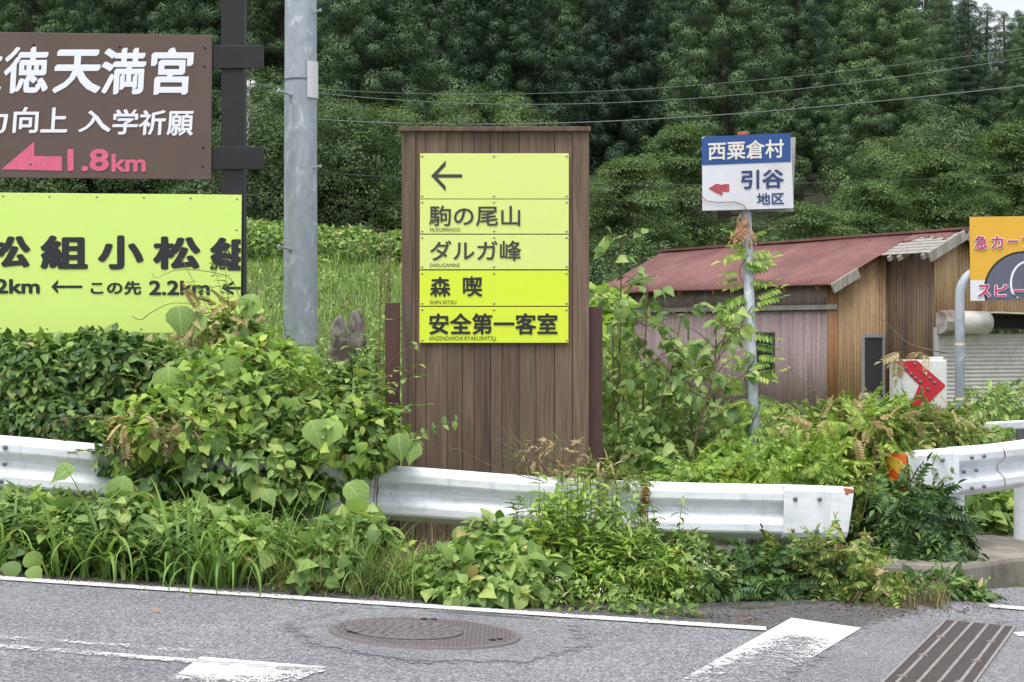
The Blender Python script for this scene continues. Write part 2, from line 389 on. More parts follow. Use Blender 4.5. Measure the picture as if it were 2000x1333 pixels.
def orient(tip, nrm):
    tip = tip / np.linalg.norm(tip, axis=1, keepdims=True)
    x = np.cross(tip, nrm); x /= np.maximum(np.linalg.norm(x, axis=1, keepdims=True), 1e-6)
    z = np.cross(x, tip)
    return np.stack([x, tip, z], axis=2)
class FM:                                            # foliage mesh
    def __init__(s): s.V = []; s.L = []; s.N = []; s.U = []; s.W = []; s.k = 0
    def put(s, T, pos, rot, sc):
        n = len(pos)
        if n == 0: return s
        v = np.einsum('nij,mj->nmi', rot, T['v']) * np.reshape(sc, (-1, 1, 1)) + pos[:, None, :]
        m = len(T['v'])
        if T['nv'] is not None: s.W.append(np.einsum('nij,mj->nmi', rot, T['nv']).reshape(-1, 3))
        s.V.append(v.reshape(-1, 3)); s.L.append((T['l'][None, :] + (np.arange(n) * m)[:, None]).ravel() + s.k)
        s.N.append(np.tile(T['n'], n)); s.U.append(np.tile(T['uv'][T['l']], (n, 1))); s.k += n * m
        return s
    def raw(s, v, l, n):
        s.V.append(v); s.L.append(l + s.k); s.N.append(n); s.U.append(np.zeros((len(l), 2))); s.k += len(v); return s
    def build(s, name, mat, parent=None, origin=None):
        o0 = Vector((0, 0, 0)); p = parent
        while p is not None:
            if p.name in ORIGIN: o0 = ORIGIN[p.name]; break
            p = p.parent
        if origin is not None: o0 = Vector(origin)
        V = np.concatenate(s.V) - np.array(o0); L = np.concatenate(s.L).astype(np.int32); Nn = np.concatenate(s.N).astype(np.int32); U = np.concatenate(s.U)
        me = bpy.data.meshes.new(name)
        me.vertices.add(len(V)); me.vertices.foreach_set('co', V.astype(np.float32).ravel())
        me.loops.add(len(L)); me.loops.foreach_set('vertex_index', L)
        me.polygons.add(len(Nn)); me.polygons.foreach_set('loop_start', np.concatenate([[0], np.cumsum(Nn)[:-1]]).astype(np.int32))
        uv = me.uv_layers.new(name='UVMap'); uv.data.foreach_set('uv', U.astype(np.float32).ravel())
        me.polygons.foreach_set('use_smooth', np.ones(len(Nn), bool))
        me.update(); me.validate(); me.materials.append(mat)
        if s.W: me.normals_split_custom_set_from_vertices(np.concatenate(s.W).astype(np.float32))
        o = bpy.data.objects.new(name, me)
        if origin is not None: o.location = o0; ORIGIN[name] = o0
        link(o, parent)
        if origin is not None: ORIGIN[o.name] = o0
        return o
def unit(n):
    a = rng.normal(size=(n, 3)); return a / np.linalg.norm(a, axis=1, keepdims=True)
def ell(n, c, r, shell=.6):
    d = unit(n); q = rng.random(n) ** (1 / (3 + 6 * shell)); return np.array(c) + d * np.array(r) * q[:, None], d
def blob(px, py, D, rx, ry, rd):                     # pixel ellipse at depth D, rd metres deep
    k = D / FPX; p = P(px, py, D); return (np.array(p), np.array((rx * k, rd, ry * k)))
def scatter(fm, T, blobs, n, s0, s1, shell=.6, up=.7, out=.6, jit=.45, hang=.35, floor=True):
    wts = np.array([(b[1][0] * b[1][1] + b[1][0] * b[1][2] + b[1][1] * b[1][2]) for b in blobs]); wts = wts / wts.sum()
    for b, q in zip(blobs, wts):
        k = max(1, int(n * q))
        p, d = ell(k, b[0], b[1], shell)
        if floor:
            h = np.array([H(x, y) for x, y, z in p]); ok = p[:, 2] > h + .02; p, d = p[ok], d[ok]; k = len(p)
            if k == 0: continue
        nr = d * out + np.array((0, 0, up)) + unit(k) * jit
        tip = d * .8 + unit(k) * .8 + np.array((0, 0, -hang))
        T_ = T if isinstance(T, list) else [T]
        which = rng.integers(0, len(T_), k); sc = rng.uniform(s0, s1, k); rot = orient(tip, nr)
        for i, t in enumerate(T_):
            w_ = which == i; fm.put(t, p[w_], rot[w_], sc[w_])
    return fm
def stems(mb, blobs, n, r=.004, spread=.3):
    for b in blobs:
        for _ in range(n):
            d = unit(1)[0]; e = Vector(b[0] + d * b[1] * random.uniform(.4, .95))
            s = Vector((b[0][0] + random.gauss(0, spread) * b[1][0], b[0][1] + random.gauss(0, spread) * b[1][1], 0)); s.z = H(s.x, s.y) - .02
            if e.z < s.z + .05: continue
            m = s.lerp(e, .5) + Vector((random.gauss(0, .06), random.gauss(0, .06), random.uniform(0, .12)))
            pts = [s * (1 - t) ** 2 + m * 2 * t * (1 - t) + e * t * t for t in (0, .25, .5, .75, 1)]
            mb.tube(pts, [r, r * .9, r * .75, r * .6, r * .35], 5, False)
    return mb
def blades(fm, bases, n, h0, h1, w0, w1, lean=.35, spread=.08, bend=.6, seg=6, tilt=None):
    """arching grass blades from the points in bases"""
    bases = np.array(bases, float); idx = rng.integers(0, len(bases), n)
    p = bases[idx] + np.concatenate([rng.normal(0, spread, (n, 2)), np.zeros((n, 1))], 1)
    a = rng.uniform(0, 6.283, n); dx = np.stack([np.cos(a), np.sin(a), np.zeros(n)], 1)
    side = np.stack([-np.sin(a), np.cos(a), np.zeros(n)], 1)
    Ln = rng.uniform(h0, h1, n); wd = rng.uniform(w0, w1, n); ln = rng.uniform(0, lean, n); bd = rng.uniform(.2, 1, n) * bend
    vs = np.zeros((n, seg, 2, 3)); cur = p.copy(); ang = ln.copy()
    for i in range(seg):
        t = i / (seg - 1); wv = wd * (1 - t) ** .7 * (.6 + .4 * min(1, t * 4)) / 2 + .0004
        vs[:, i, 0] = cur - side * wv[:, None]; vs[:, i, 1] = cur + side * wv[:, None]
        st = Ln / (seg - 1); cur = cur + (dx * np.sin(ang)[:, None] + np.array((0, 0, 1)) * np.cos(ang)[:, None]) * st[:, None]
        ang = ang + bd * (.25 + t) * 6 / seg * .75
    q = np.array([(i * 2, i * 2 + 1, i * 2 + 3, i * 2 + 2) for i in range(seg - 1)]).ravel()
    l = (q[None, :] + (np.arange(n) * seg * 2)[:, None]).ravel()
    return fm.raw(vs.reshape(-1, 3), l, np.full(n * (seg - 1), 4))

g_ = lambda *c: [((i + .5) / len(c) if 0 < i < len(c) - 1 else i / max(1, len(c) - 1), rgb(*q)) for i, q in enumerate(c)]
M['kudzu'] = leaf_mat('kudzu_leaf', g_((86, 118, 62), (112, 146, 76), (140, 172, 88), (174, 198, 102)), .3, .45, veins=True, old=True)
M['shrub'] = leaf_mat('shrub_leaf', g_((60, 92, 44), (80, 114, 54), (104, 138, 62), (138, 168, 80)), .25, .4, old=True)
M['weed'] = leaf_mat('weed_leaf', g_((90, 122, 60), (116, 150, 74), (142, 174, 86), (174, 198, 106)), .3, .5, old=True)
M['bright'] = leaf_mat('bright_leaf', g_((104, 142, 52), (134, 170, 62), (158, 190, 76), (184, 204, 100)), .35, .5)
M['vine'] = leaf_mat('vine_leaf', g_((74, 106, 42), (104, 138, 54), (136, 166, 66), (190, 190, 118)), .3, .45, old=True)
M['dark_leaf'] = leaf_mat('dark_leaf', g_((46, 74, 40), (62, 94, 48), (82, 116, 58), (112, 144, 74)), .2, .4)
M['dry'] = leaf_mat('dry_leaf', g_((168, 150, 106), (190, 172, 124), (206, 192, 146), (184, 146, 110)), .3, .7)
M['rusty'] = leaf_mat('withered_leaf', g_((168, 120, 94), (192, 146, 116), (204, 168, 138), (176, 126, 104)), .3, .7)
M['grass'] = leaf_mat('grass_blade', g_((96, 126, 68), (122, 150, 84), (146, 172, 100), (172, 190, 122)), .3, .5, 1.1)
M['grass_strap'] = leaf_mat('strap_blade', g_((104, 146, 62), (130, 168, 74), (150, 184, 84), (120, 152, 70)), .35, .45)  # the strap leaves' own fresher green
M['straw'] = leaf_mat('straw_blade', g_((150, 136, 100), (120, 110, 74), (172, 158, 122), (110, 116, 70)), .2, .7)
M['flower'] = plain('white_petal', rgb(228, 230, 226), .6)
M['litter'] = leaf_mat('leaf_litter', g_((70, 58, 44), (98, 82, 62), (128, 112, 84), (90, 70, 50)), .05, .9)
M['sapling'] = leaf_mat('sapling_leaf', g_((108, 142, 76), (130, 164, 88), (154, 184, 102), (182, 202, 122)), .35, .45)
M['cedar'] = leaf_mat('cedar_foliage', g_((74, 103, 70), (84, 113, 75), (92, 121, 79), (104, 131, 86)), .1, .65, .9, patch=.9, tree=True)
M['cedar_dark'] = leaf_mat('cedar_foliage_dark', g_((60, 88, 64), (68, 97, 68), (77, 105, 72), (88, 114, 77)), .1, .65, .9, patch=.9, tree=True)
M['broad'] = leaf_mat('broadleaf_foliage', g_((72, 102, 58), (92, 124, 68), (112, 142, 78), (138, 164, 98)), .25, .5, .9, patch=.8)
M['broad_dark'] = leaf_mat('broadleaf_foliage_dark', g_((56, 84, 46), (70, 98, 52), (86, 114, 62), (108, 132, 76)), .2, .5, .9, patch=.8)
#@@SETTING
# ------------------------------------------------------------------ ground, road, markings
def terrain(name, xs, ys, h, mat, kind='structure'):
    vs = [(x, y, h(x, y)) for y in ys for x in xs]; n = len(xs)
    fs = [(j * n + i, j * n + i + 1, (j + 1) * n + i + 1, (j + 1) * n + i) for j in range(len(ys) - 1) for i in range(n - 1)]
    o = MB().add(vs, fs).build(name, mat, smooth=True); tag(o, kind=kind); return o
xs = [-300, -150, -90, -60, -40] + [i * 1.0 for i in range(-28, 29)] + [40, 60, 90, 150, 300]
ys = [-40, 0, 6, 9, 10, 11, 12, 13] + [i * 1.0 for i in range(14, 51)] + [53, 57, 62, 68, 76, 84, 92, 110, 130, 150, 170, 190, 260, 400]
def ground_mat():
    m, t, b = nodes('ground_soil'); g = t.nodes.new('ShaderNodeNewGeometry'); sp = t.nodes.new('ShaderNodeSeparateXYZ'); t.links.new(g.outputs['Position'], sp.inputs[0])
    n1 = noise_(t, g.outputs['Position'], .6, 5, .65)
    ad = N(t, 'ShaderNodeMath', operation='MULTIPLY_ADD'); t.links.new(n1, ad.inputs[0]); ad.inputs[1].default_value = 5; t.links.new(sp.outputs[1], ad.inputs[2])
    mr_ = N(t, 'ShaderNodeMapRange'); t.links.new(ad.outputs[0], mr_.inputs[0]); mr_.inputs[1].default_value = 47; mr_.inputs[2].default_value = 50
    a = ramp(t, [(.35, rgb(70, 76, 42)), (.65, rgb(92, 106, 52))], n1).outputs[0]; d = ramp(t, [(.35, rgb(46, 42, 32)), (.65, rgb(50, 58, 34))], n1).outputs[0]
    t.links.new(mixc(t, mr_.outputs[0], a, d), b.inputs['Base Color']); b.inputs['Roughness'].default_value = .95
    return m
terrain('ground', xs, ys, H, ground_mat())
E0, E1 = G(-600, 1095), G(1720, 1235)                 # line of the carriageway edge, in plan
def edge_y(x): return E0.y + (E1.y - E0.y) * (x - E0.x) / (E1.x - E0.x)
def sheet(name, pts, mat, lift, wear=None, kind='structure', sub=0):
    vs = [Vector((p.x, p.y, rz(p.x) + lift)) for p in pts]
    if name == 'road': o = MB().add(vs, [tuple(range(len(vs)))]).build(name, mat)
    else:                                               # patch with a ragged, fading rim
        n_ = len(vs); c_ = sum(vs, Vector()) / n_; rim = []
        for i, p in enumerate(vs):
            e = ((vs[(i + 1) % n_] - p).normalized() + (p - vs[i - 1]).normalized()); o_ = Vector((e.y, -e.x, 0)).normalized()
            if o_.dot(p - c_) < 0: o_ = -o_
            q = p + o_ * .3; q.z = rz(q.x) + lift; rim.append(q)
        o = MB().add(vs + rim, [tuple(range(n_))] + [(i, (i + 1) % n_, (i + 1) % n_ + n_, i + n_) for i in range(n_)]).build(name, mat)
        o.data.attributes.new('wear', 'FLOAT', 'POINT').data.foreach_set('value', [.25] * n_ + [.85] * n_)
    if kind: tag(o, kind=kind)
    return o
road = sheet('road', [Vector(p) for p in ((-40, -30, 0), (40, -30, 0), (40, 22, 0), (9, 22, 0), (5.2, 13.9, 0), (3.3, 12.6, 0), (2.2, 11.75, 0), (1.4, edge_y(1.4) + .3, 0), (-40, edge_y(-40) + .22, 0))], M['asphalt'], .004)
sheet('road_shoulder', [G(-200, 1112), G(300, 1146), G(700, 1172), G(1100, 1202), G(1340, 1216), G(1500, 1226), G(1560, 1209), G(1690, 1228), G(1780, 1206), G(1720, 1176), G(1400, 1180), G(1100, 1180), G(600, 1140), G(0, 1106), G(-200, 1098)], M['asphalt_dark'], .008)
sheet('road_patch', [G(600, 1225), G(720, 1196), G(900, 1196), G(1080, 1222), G(1110, 1262), G(1010, 1290), G(800, 1288), G(650, 1262)], M['asphalt_patch'], .008)
sheet('road_patch', [G(1690, 1236), G(1790, 1206), G(1860, 1212), G(1712, 1340), G(1560, 1345), G(1640, 1280)], M['asphalt_patch'], .0085)
sheet('road_patch', [G(1985, 1222), G(2100, 1215), G(2200, 1340), G(1905, 1340)], M['asphalt_patch'], .008)
def wstrip(name, top, bot, wears, lift=.012, mat='paint'):
    """road marking between two pixel polylines; wears: per-column wear top/bottom"""
    vs, fs = [], []
    cols = len(top); rows = 6; wv = []
    for i in range(cols):
        for j in range(rows):
            t = j / (rows - 1); px = top[i][0] * (1 - t) + bot[i][0] * t; py = top[i][1] * (1 - t) + bot[i][1] * t
            vs.append(G(px, py, lift)); a, c, b = wears[i]
            wv.append((a * (1 - 2 * t) + c * 2 * t) if t < .5 else (c * (2 - 2 * t) + b * (2 * t - 1)))
    for i in range(cols - 1):
        for j in range(rows - 1):
            k = i * rows + j; fs.append((k, k + 1, k + rows + 1, k + rows))
    o = MB().add(vs, fs).build(name, M[mat]); at = o.data.attributes.new('wear', 'FLOAT', 'POINT'); at.data.foreach_set('value', wv)
    return tag(o, kind='structure')
n = 40
lx = [-700 + i * (2196 / n) for i in range(n + 1)]
ly = lambda x: 1129 + .0665 * x
wstrip('edge_line', [(x, ly(x)) for x in lx], [(x + 1, ly(x) + 7.5) for x in lx], [(.62 + .1 * random.random(), .4 + .2 * random.random(), .62) for _ in lx])
ts = [i / 10 for i in range(11)]
lerp = lambda a, b, t: (a[0] + (b[0] - a[0]) * t, a[1] + (b[1] - a[1]) * t)
# worn stop bar running towards the camera: bright end, edges kept, middle worn away
wstrip('stop_bar', [lerp((1546, 1211), (1260, 1372), t) for t in ts], [lerp((1682, 1231), (1450, 1372), t) for t in ts],
       [(.42 + .38 * t, .36 if t < .2 else .76 + .08 * t, .46 + .34 * min(1, t * 1.6)) for t in ts])
wstrip('centre_line', [lerp((-300, 1224), (480, 1279), t) for t in ts], [lerp((-300, 1231), (470, 1287), t) for t in ts], [(.78, .66 + .1 * random.random(), .8) for t in ts])
wstrip('centre_line', [lerp((-300, 1240), (640, 1312), t) for t in ts], [lerp((-300, 1249), (625, 1320), t) for t in ts], [(.7, .58 + .14 * random.random(), .78) for t in ts])
wstrip('crossing_stripe', [lerp((392, 1288), (640, 1308), t) for t in ts], [lerp((330, 1335), (520, 1362), t) for t in ts], [(.35 + .3 * t, .5 + .2 * t, .8) for t in ts])
wstrip('side_line', [lerp((1932, 1184), (2060, 1194), t) for t in ts], [lerp((1934, 1190), (2060, 1200), t) for t in ts], [(.3, .25, .4) for t in ts])
wstrip('side_line', [lerp((1978, 1240), (2080, 1232), t) for t in ts], [lerp((1990, 1247), (2080, 1244), t) for t in ts], [(.2, .1, .2) for t in ts])

# manhole: eccentric lid in a wide iron ring
M['iron'] = weathered('cast_iron', rgb(114, 108, 111), rgb(122, 108, 106), .65, .6, 9, bumps=.1)
mc = G(830, 1241.5); mr = .475
root = empty('manhole_cover', (mc.x, mc.y, rz(mc.x)), 'round rusty iron manhole cover with smaller lid set in the asphalt', 'manhole cover')
def disc(cx, cy, r0, r1, lift, nseg=64, h=.006):
    mb = MB(); vs = []; fs = []
    for i in range(nseg):
        a = 6.2832 * i / nseg
        for r, dz in ((r1, -.004), (r1 - .004, h), (max(r0, .0001) + .003, h), (max(r0, .0001), -.004)):
            x = cx + r * math.cos(a); vs.append((x, cy + r * math.sin(a), rz(x) + lift + dz))
    for i in range(nseg):
        for j in range(3): a = i * 4 + j; b = ((i + 1) % nseg) * 4 + j; fs.append((a, b, b + 1, a + 1))
    return mb.add(vs, fs)
lc = (mc.x - .105, mc.y + .02)
fr = disc(mc.x, mc.y, .0, mr, .012)
for ix in range(-22, 23):                             # raised checker tread on the ring
    for iy in range(-22, 23):
        x, y = mc.x + ix * .021 , mc.y + iy * .021
        if math.hypot(x - mc.x, y - mc.y) < mr - .03 and math.hypot(x - lc[0], y - lc[1]) > .315 and (ix + iy) % 2 == 0:
            fr.box((x, y, rz(x) + .019), (.014, .014, .006))
fr.build('ring', M['iron'], root)
ld = disc(lc[0], lc[1], .0, .292, .02)
for q in range(90):
    a = q * 2.39996; r = .27 * math.sqrt((q + .5) / 90); x, y = lc[0] + r * math.cos(a), lc[1] + r * math.sin(a)
    ld.box((x, y, rz(x) + .027), (.03, .012, .006), Matrix.Rotation(a, 3, 'Z'))
ld.build('lid', M['iron'], root)
disc(lc[0], lc[1], .294, .302, .016, h=.005).build('gap_ring', M['dark'], root)
for px, py in ((828, 1217.5), (847, 1218), (684, 1242.5), (696, 1245), (962, 1258.5), (976, 1257)):
    p = G(px, py); MB().box((p.x, p.y, rz(p.x) + .02), (.03, .03, .008)).build('key_slot', M['dark'], root)

# drain grating running towards the camera
M['grate'] = weathered('grate_steel', rgb(98, 93, 92), rgb(110, 96, 90), .65, .7, 8)
M['grate_bar'] = weathered('grate_flat_bar', rgb(156, 149, 147), rgb(128, 114, 108), .55, .7, 14)
A, B, C_, D_ = G(1850, 1219), G(1980, 1227), G(1905, 1333), G(1733, 1333)
far = (A + B) / 2; near = (C_ + D_) / 2; ax_ = (near - far); ax_.z = 0; axn = ax_.normalized(); sd_ = Vector((axn.y, -axn.x, 0)); sd_ = sd_ if sd_.x > 0 else -sd_
Wd = (B - A).dot(sd_); Wd = max(.36, Wd); Lg = ax_.length + .9
root = empty('drain_grate', (far.x, far.y, rz(far.x)), 'long rusty steel drain grating let into the asphalt beside the worn stop bar', 'drain')
def gp(u, v, z): 
    p = far + axn * u + sd_ * v; return Vector((p.x, p.y, rz(p.x) + z))
sl3 = Vector((sd_.x, sd_.y, -.05 * sd_.x)).normalized(); al3 = Vector((axn.x, axn.y, -.05 * axn.x)); up3 = sl3.cross(al3).normalized(); up3 = up3 if up3.z > 0 else -up3; al3 = (al3 - sl3 * al3.dot(sl3)).normalized()
rotg = Matrix((sl3, al3, up3)).transposed()
tilt = rotg
MB().box(gp(Lg / 2, 0, .0095), (Wd + .03, Lg + .02, .003), tilt).build('trough_shade', M['dark'], root)  # flat black plate: shade of the hollow under the bars, put in as colour
fr = MB()
for sgn in (-1, 1): fr.box(gp(Lg / 2, sgn * (Wd / 2 + .010), .0135), (.014, Lg + .02, .010), tilt)
fr.box(gp(-.008, 0, .0135), (Wd + .03, .014, .010), tilt).build('frame', M['grate_bar'], root)
seg = (0, .72, 1.42, 2.12, Lg)
for a, b in zip(seg[:-1], seg[1:]):
    mb = MB(); k = int((b - a) / .022)
    for i in range(k): mb.box(gp(a + .008 + (b - a - .012) * i / k, 0, .0135), (Wd, .007, .006), tilt)
    pan = mb.build('panel', M['grate'], root)
    mb = MB()
    for v in (-.36, -.12, .12, .36): mb.box(gp((a + b) / 2, v * Wd, .0155), (.016, b - a - .02, .006), tilt)
    mb.build('flat_bar', M['grate_bar'], pan)
    for v in (-.36, .36):
        mb = MB(); mb.box(gp(b, v * Wd, .019), (.045, .018, .005), tilt); mb.box(gp(b, v * Wd, .0225), (.018, .045, .004), tilt); mb.build('clip', M['grate_bar'], pan)

# concrete kerb slab of the side bridge
top = [(1.35, 12.35), (1.9, 12.2), (2.85, 12.22), (3.24, 12.75), (3.7, 13.3), (6.0, 15.2), (8.0, 16.4), (7.4, 17.4), (5.0, 15.9), (3.6, 14.75), (2.9, 14.2), (1.4, 14.0)]
vs = []
bm = MB().poly([Vector((x, y, rz(x) + .17 + .004 * math.sin(x * 7))) for x, y in top], (0, 0, -.4))
o = bm.build('concrete_kerb', M['concrete'], bevel=.035); tag(o, 'rough stained concrete kerb under the right guardrail', 'kerb')

# ------------------------------------------------------------------ guardrails
def rail_mat():
    m, t, b = nodes('rail_white'); v = coords(t, (1, 1, 1))
    n1 = noise_(t, coords(t, (1, 1, 5)), 3.2, 6, .7)
    c = mixc(t, ramp(t, [(.46, (0, 0, 0, 1)), (.75, (.7, .7, .7, 1))], n1).outputs[0], rgb(236, 240, 246), rgb(198, 203, 203))
    n2 = noise_(t, coords(t, (1, 1, 2.5)), 11, 6, .8)
    c = mixc(t, ramp(t, [(.63, (0, 0, 0, 1)), (.72, (.6, .6, .6, 1))], n2).outputs[0], c, rgb(140, 140, 132))
    n3 = noise_(t, coords(t, (7, 7, .7)), 1.6, 6, .7)
    c = mixc(t, ramp(t, [(.52, (0, 0, 0, 1)), (.78, (.5, .5, .5, 1))], n3).outputs[0], c, rgb(150, 154, 146))
    n4 = N(t, 'ShaderNodeTexNoise', Scale=1.0, Detail=8, Roughness=.75); t.links.new(coords(t, (5, 5, 60)), n4.inputs['Vector'])
    c = mixc(t, ramp(t, [(.66, (0, 0, 0, 1)), (.72, (.5, .5, .5, 1))], n4.outputs[0]).outputs[0], c, rgb(120, 118, 112))
    at = N(t, 'ShaderNodeAttribute', attribute_name='rust')
    ad = N(t, 'ShaderNodeMath', operation='MULTIPLY_ADD'); t.links.new(noise_(t, v, 16, 6, .75), ad.inputs[0]); ad.inputs[1].default_value = 1.2; t.links.new(at.outputs['Fac'], ad.inputs[2])
    f = ramp(t, [(1.0, (0, 0, 0, 1)), (1.0, (1, 1, 1, 1))], ad.outputs[0]); f.color_ramp.elements[0].position = .93
    sub = N(t, 'ShaderNodeMath', operation='SUBTRACT'); t.links.new(ad.outputs[0], sub.inputs[0]); sub.inputs[1].default_value = .38
    f = ramp(t, [(.6, (0, 0, 0, 1)), (.72, (1, 1, 1, 1))], sub.outputs[0])
    rc = ramp(t, [(.35, rgb(74, 36, 26)), (.65, rgb(176, 104, 66))], noise_(t, v, 38, 4, .7))
    c = mixc(t, f.outputs[0], c, rc.outputs[0])
    t.links.new(c, b.inputs['Base Color']); b.inputs['Roughness'].default_value = .8; b.inputs['Specular IOR Level'].default_value = .25
    bump(t, b, n2, .2, .006)
    return m
M['rail_white'] = rail_mat()
WB = [(0, .175), (.008, .170), (.060, .142), (.070, .134), (.0755, .122), (.0755, .080), (.070, .068), (.060, .059), (.018, .026), (.009, .014), (.009, -.014), (.018, -.026), (.060, -.059), (.070, -.068), (.0755, -.080), (.0755, -.122), (.070, -.134), (.060, -.142), (.008, -.170), (0, -.175)]
def densify(pts, step=.06):
    out = []
    for a, b in zip(pts[:-1], pts[1:]):
        k = max(1, int((b - a).length / step)); out += [a.lerp(b, i / k) for i in range(k)]
    return out + [pts[-1]]
def smoothpts(pts, it=25):
    for _ in range(it): pts = [pts[0]] + [(pts[i - 1] + pts[i] * 2 + pts[i + 1]) / 4 for i in range(1, len(pts) - 1)] + [pts[-1]]
    return pts
def frames(pts):
    fr = []
    for i, p in enumerate(pts):
        d = (pts[min(i + 1, len(pts) - 1)] - pts[max(i - 1, 0)]).normalized(); up = Vector((0, 0, 1)); up = (up - d * up.dot(d)).normalized()
        o = d.cross(up); o = o if o.y < 0 else -o
        fr.append((p, o, up))
    return fr
def beam(name, pts, parent, rust=None, prof=WB, step=.05, end_depth=None):
    pts = smoothpts(densify(pts, step)) if len(pts) > 2 else densify(pts, step)
    fr = frames(pts); n = len(prof); mb = MB().sweep(fr, prof)
    o = mb.build(name, M['rail_white'], parent, smooth=False, normals=False)
    rv = []
    for p, ou, u in fr:
        for a, b in prof: rv.append(rust(p, b) if rust else 0)
    at = o.data.attributes.new('rust', 'FLOAT', 'POINT'); at.data.foreach_set('value', rv)
    s = o.modifiers.new('solid', 'SOLIDIFY'); s.thickness = .004; s.offset = 0
    return o, fr
HR = .175 * FPX                                       # helper: pixel half height at depth 1
def railP(px, ptop, D): p = P(px, ptop, D); return p - Vector((0, 0, .175))
def rbolt(p, parent, r=.016):
    mb = MB()
    for i, (rr, y) in enumerate(((r, .004), (r * .95, -.004), (r * .6, -.011))): pass
    mb.tube([p + Vector((0, .006, 0)), p + Vector((0, -.004, 0)), p + Vector((0, -.009, 0))], [r, r * .95, r * .55], 10)
    return mb.build('bolt', M['bolt'], parent, smooth=False)
r1 = empty('guardrail', (0, 12.4, H(0, 12.4)), 'long white corrugated steel guardrail half buried in vines in front of the wooden signboard', 'guardrail', 'white roadside guardrails')
sx = P(1257, 980, 12.35).x
def rust1(p, b): return max(0, .62 - abs(p.x - sx) / .045 * .25 - .25 * abs(b) ) if abs(p.x - sx) < .12 else 0
b1, f1 = beam('beam', [railP(-260, 838, 11.9), railP(0, 850, 12.0), railP(190, 868, 12.1), railP(500, 893, 12.2), railP(800, 912, 12.3), railP(1050, 932, 12.33), railP(1258, 941, 12.35), railP(1400, 945, 12.36), railP(1530, 947, 12.38)], r1, rust1)
# lap of the next length of rail, a hand's width
lapx = [f for f in f1 if sx - .16 < f[0].x < sx]
mb = MB().sweep([(p + o * .007, o, u) for p, o, u in lapx], WB); lap = mb.build('lap_plate', M['rail_white'], b1, smooth=False, normals=False)
lap.data.attributes.new('rust', 'FLOAT', 'POINT').data.foreach_set('value', [rust1(p, b) * 1.1 for p, o, u in lapx for a, b in WB])
s = lap.modifiers.new('solid', 'SOLIDIFY'); s.thickness = .004; s.offset = 0
# flat flared end plate
EP = [(.01, .176), (.07, .165), (.088, .14), (.09, .05), (.09, -.05), (.088, -.13), (.07, -.16), (.015, -.178)]
def endplate(p0, p1, parent, top0, drop, bolts):
    pts = densify([p0, p1], .05); fr = frames(pts)
    mb = MB(); n = len(EP); k = 0
    L = len(fr)
    for i, (p, o, u) in enumerate(fr):
        t = i / (L - 1)
        for a, b in EP: mb.v.append(p + o * (a * (1 - .35 * t)) + u * (b * (1 - .05 * t)) - (p1 - p0).normalized() * (.0 if i < L - 1 else .12 * (.5 - b / .35) * .35))
    for i in range(L - 1):
        for j in range(n - 1): mb.f.append((i * n + j, i * n + j + 1, (i + 1) * n + j + 1, (i + 1) * n + j))
    o = mb.build('end_plate', M['rail_white'], parent, smooth=False, normals=False)
    o.data.attributes.new('rust', 'FLOAT', 'POINT').data.foreach_set('value', [(.5 if (i > L - 3 and EP[j][1] > .1) else (.3 if i == 0 and abs(EP[j][1]) < .1 else .0)) for i in range(L) for j in range(n)])
    s = o.modifiers.new('solid', 'SOLIDIFY'); s.thickness = .005; s.offset = 0
    for q, z in bolts:
        p = p0.lerp(p1, q); oo = fr[0][1]; rbolt(p + oo * .094 + Vector((0, 0, z)), o)
    return o
endplate(railP(1524, 947, 12.37), railP(1663, 949, 12.42), r1, 0, 0, ((.16, .09), (.5, .09), (.12, -.115), (.46, -.115)))
for px, dz in ((16, .105), (15, 0), (8, -.11), (24, -.135), (612, -.09), (628, .1)):
    p = railP(px, 850 + (px * .075), 12.0); rbolt(p + Vector((0, -.076, dz)), b1)
def post(px, D, ztop, parent, r=.057):
    x = (px - 1000) / FPX * D
    return MB().tube([(x, D, H(x, D) - .3), (x, D, ztop - .004), (x, D, ztop)], [r, r, r * .8], 20).build('post', M['rail_white'], parent, smooth=False)
for px, D in ((60, 12.14), (610, 12.3), (1120, 12.43), (1440, 12.46)):
    post(px, D, railP(px, 890, D).z - .02, r1)

r2 = empty('guardrail', (3, 13.5, rz(3) + .17), 'white guardrail with rusty seam and orange end reflector standing on the concrete kerb', 'guardrail', 'white roadside guardrails')
s2 = P(1942, 900, 13.9).x
def rust2(p, b): return .16 if abs(p.x - s2) < .05 else .04
def rust2_old(p, b): return 1.3 if abs(p.x - s2 - .012 * math.sin(b * 30)) < .012 else (.16 if abs(p.x - s2) < .06 else 0.05)
b2, f2 = beam('beam', [railP(1850, 874, 13.35), railP(1925, 869, 13.7), railP(2000, 859, 14.2), railP(2090, 846, 14.9), railP(2250, 825, 16.2)], r2, rust2)
endplate(railP(1856, 875, 13.33), railP(1762, 880, 13.12), r2, 0, 0, ((.35, .1), (.4, -.115)))
for px, D, dz in ((1889, 13.45, .1), (1913, 13.58, .1), (1889, 13.45, -.115), (1913, 13.58, -.115), (1878, 13.4, 0), (1902, 13.52, 0)):
    p = railP(px, 872 - (px - 1889) * .1, D); rbolt(p + Vector((.01, -.1 if dz else -.03, dz)), b2)
i2 = min(range(len(f2)), key=lambda i: abs(f2[i][0].x - s2)); pS, oS, uS = f2[i2]; dS = (f2[i2 + 1][0] - pS).normalized()
mb = MB(); PR = [(a + .0035, b) for a, b in WB]
fine = [(PR[i][0] + (PR[i + 1][0] - PR[i][0]) * q / 3, PR[i][1] + (PR[i + 1][1] - PR[i][1]) * q / 3) for i in range(len(PR) - 1) for q in range(3)] + [PR[-1]]
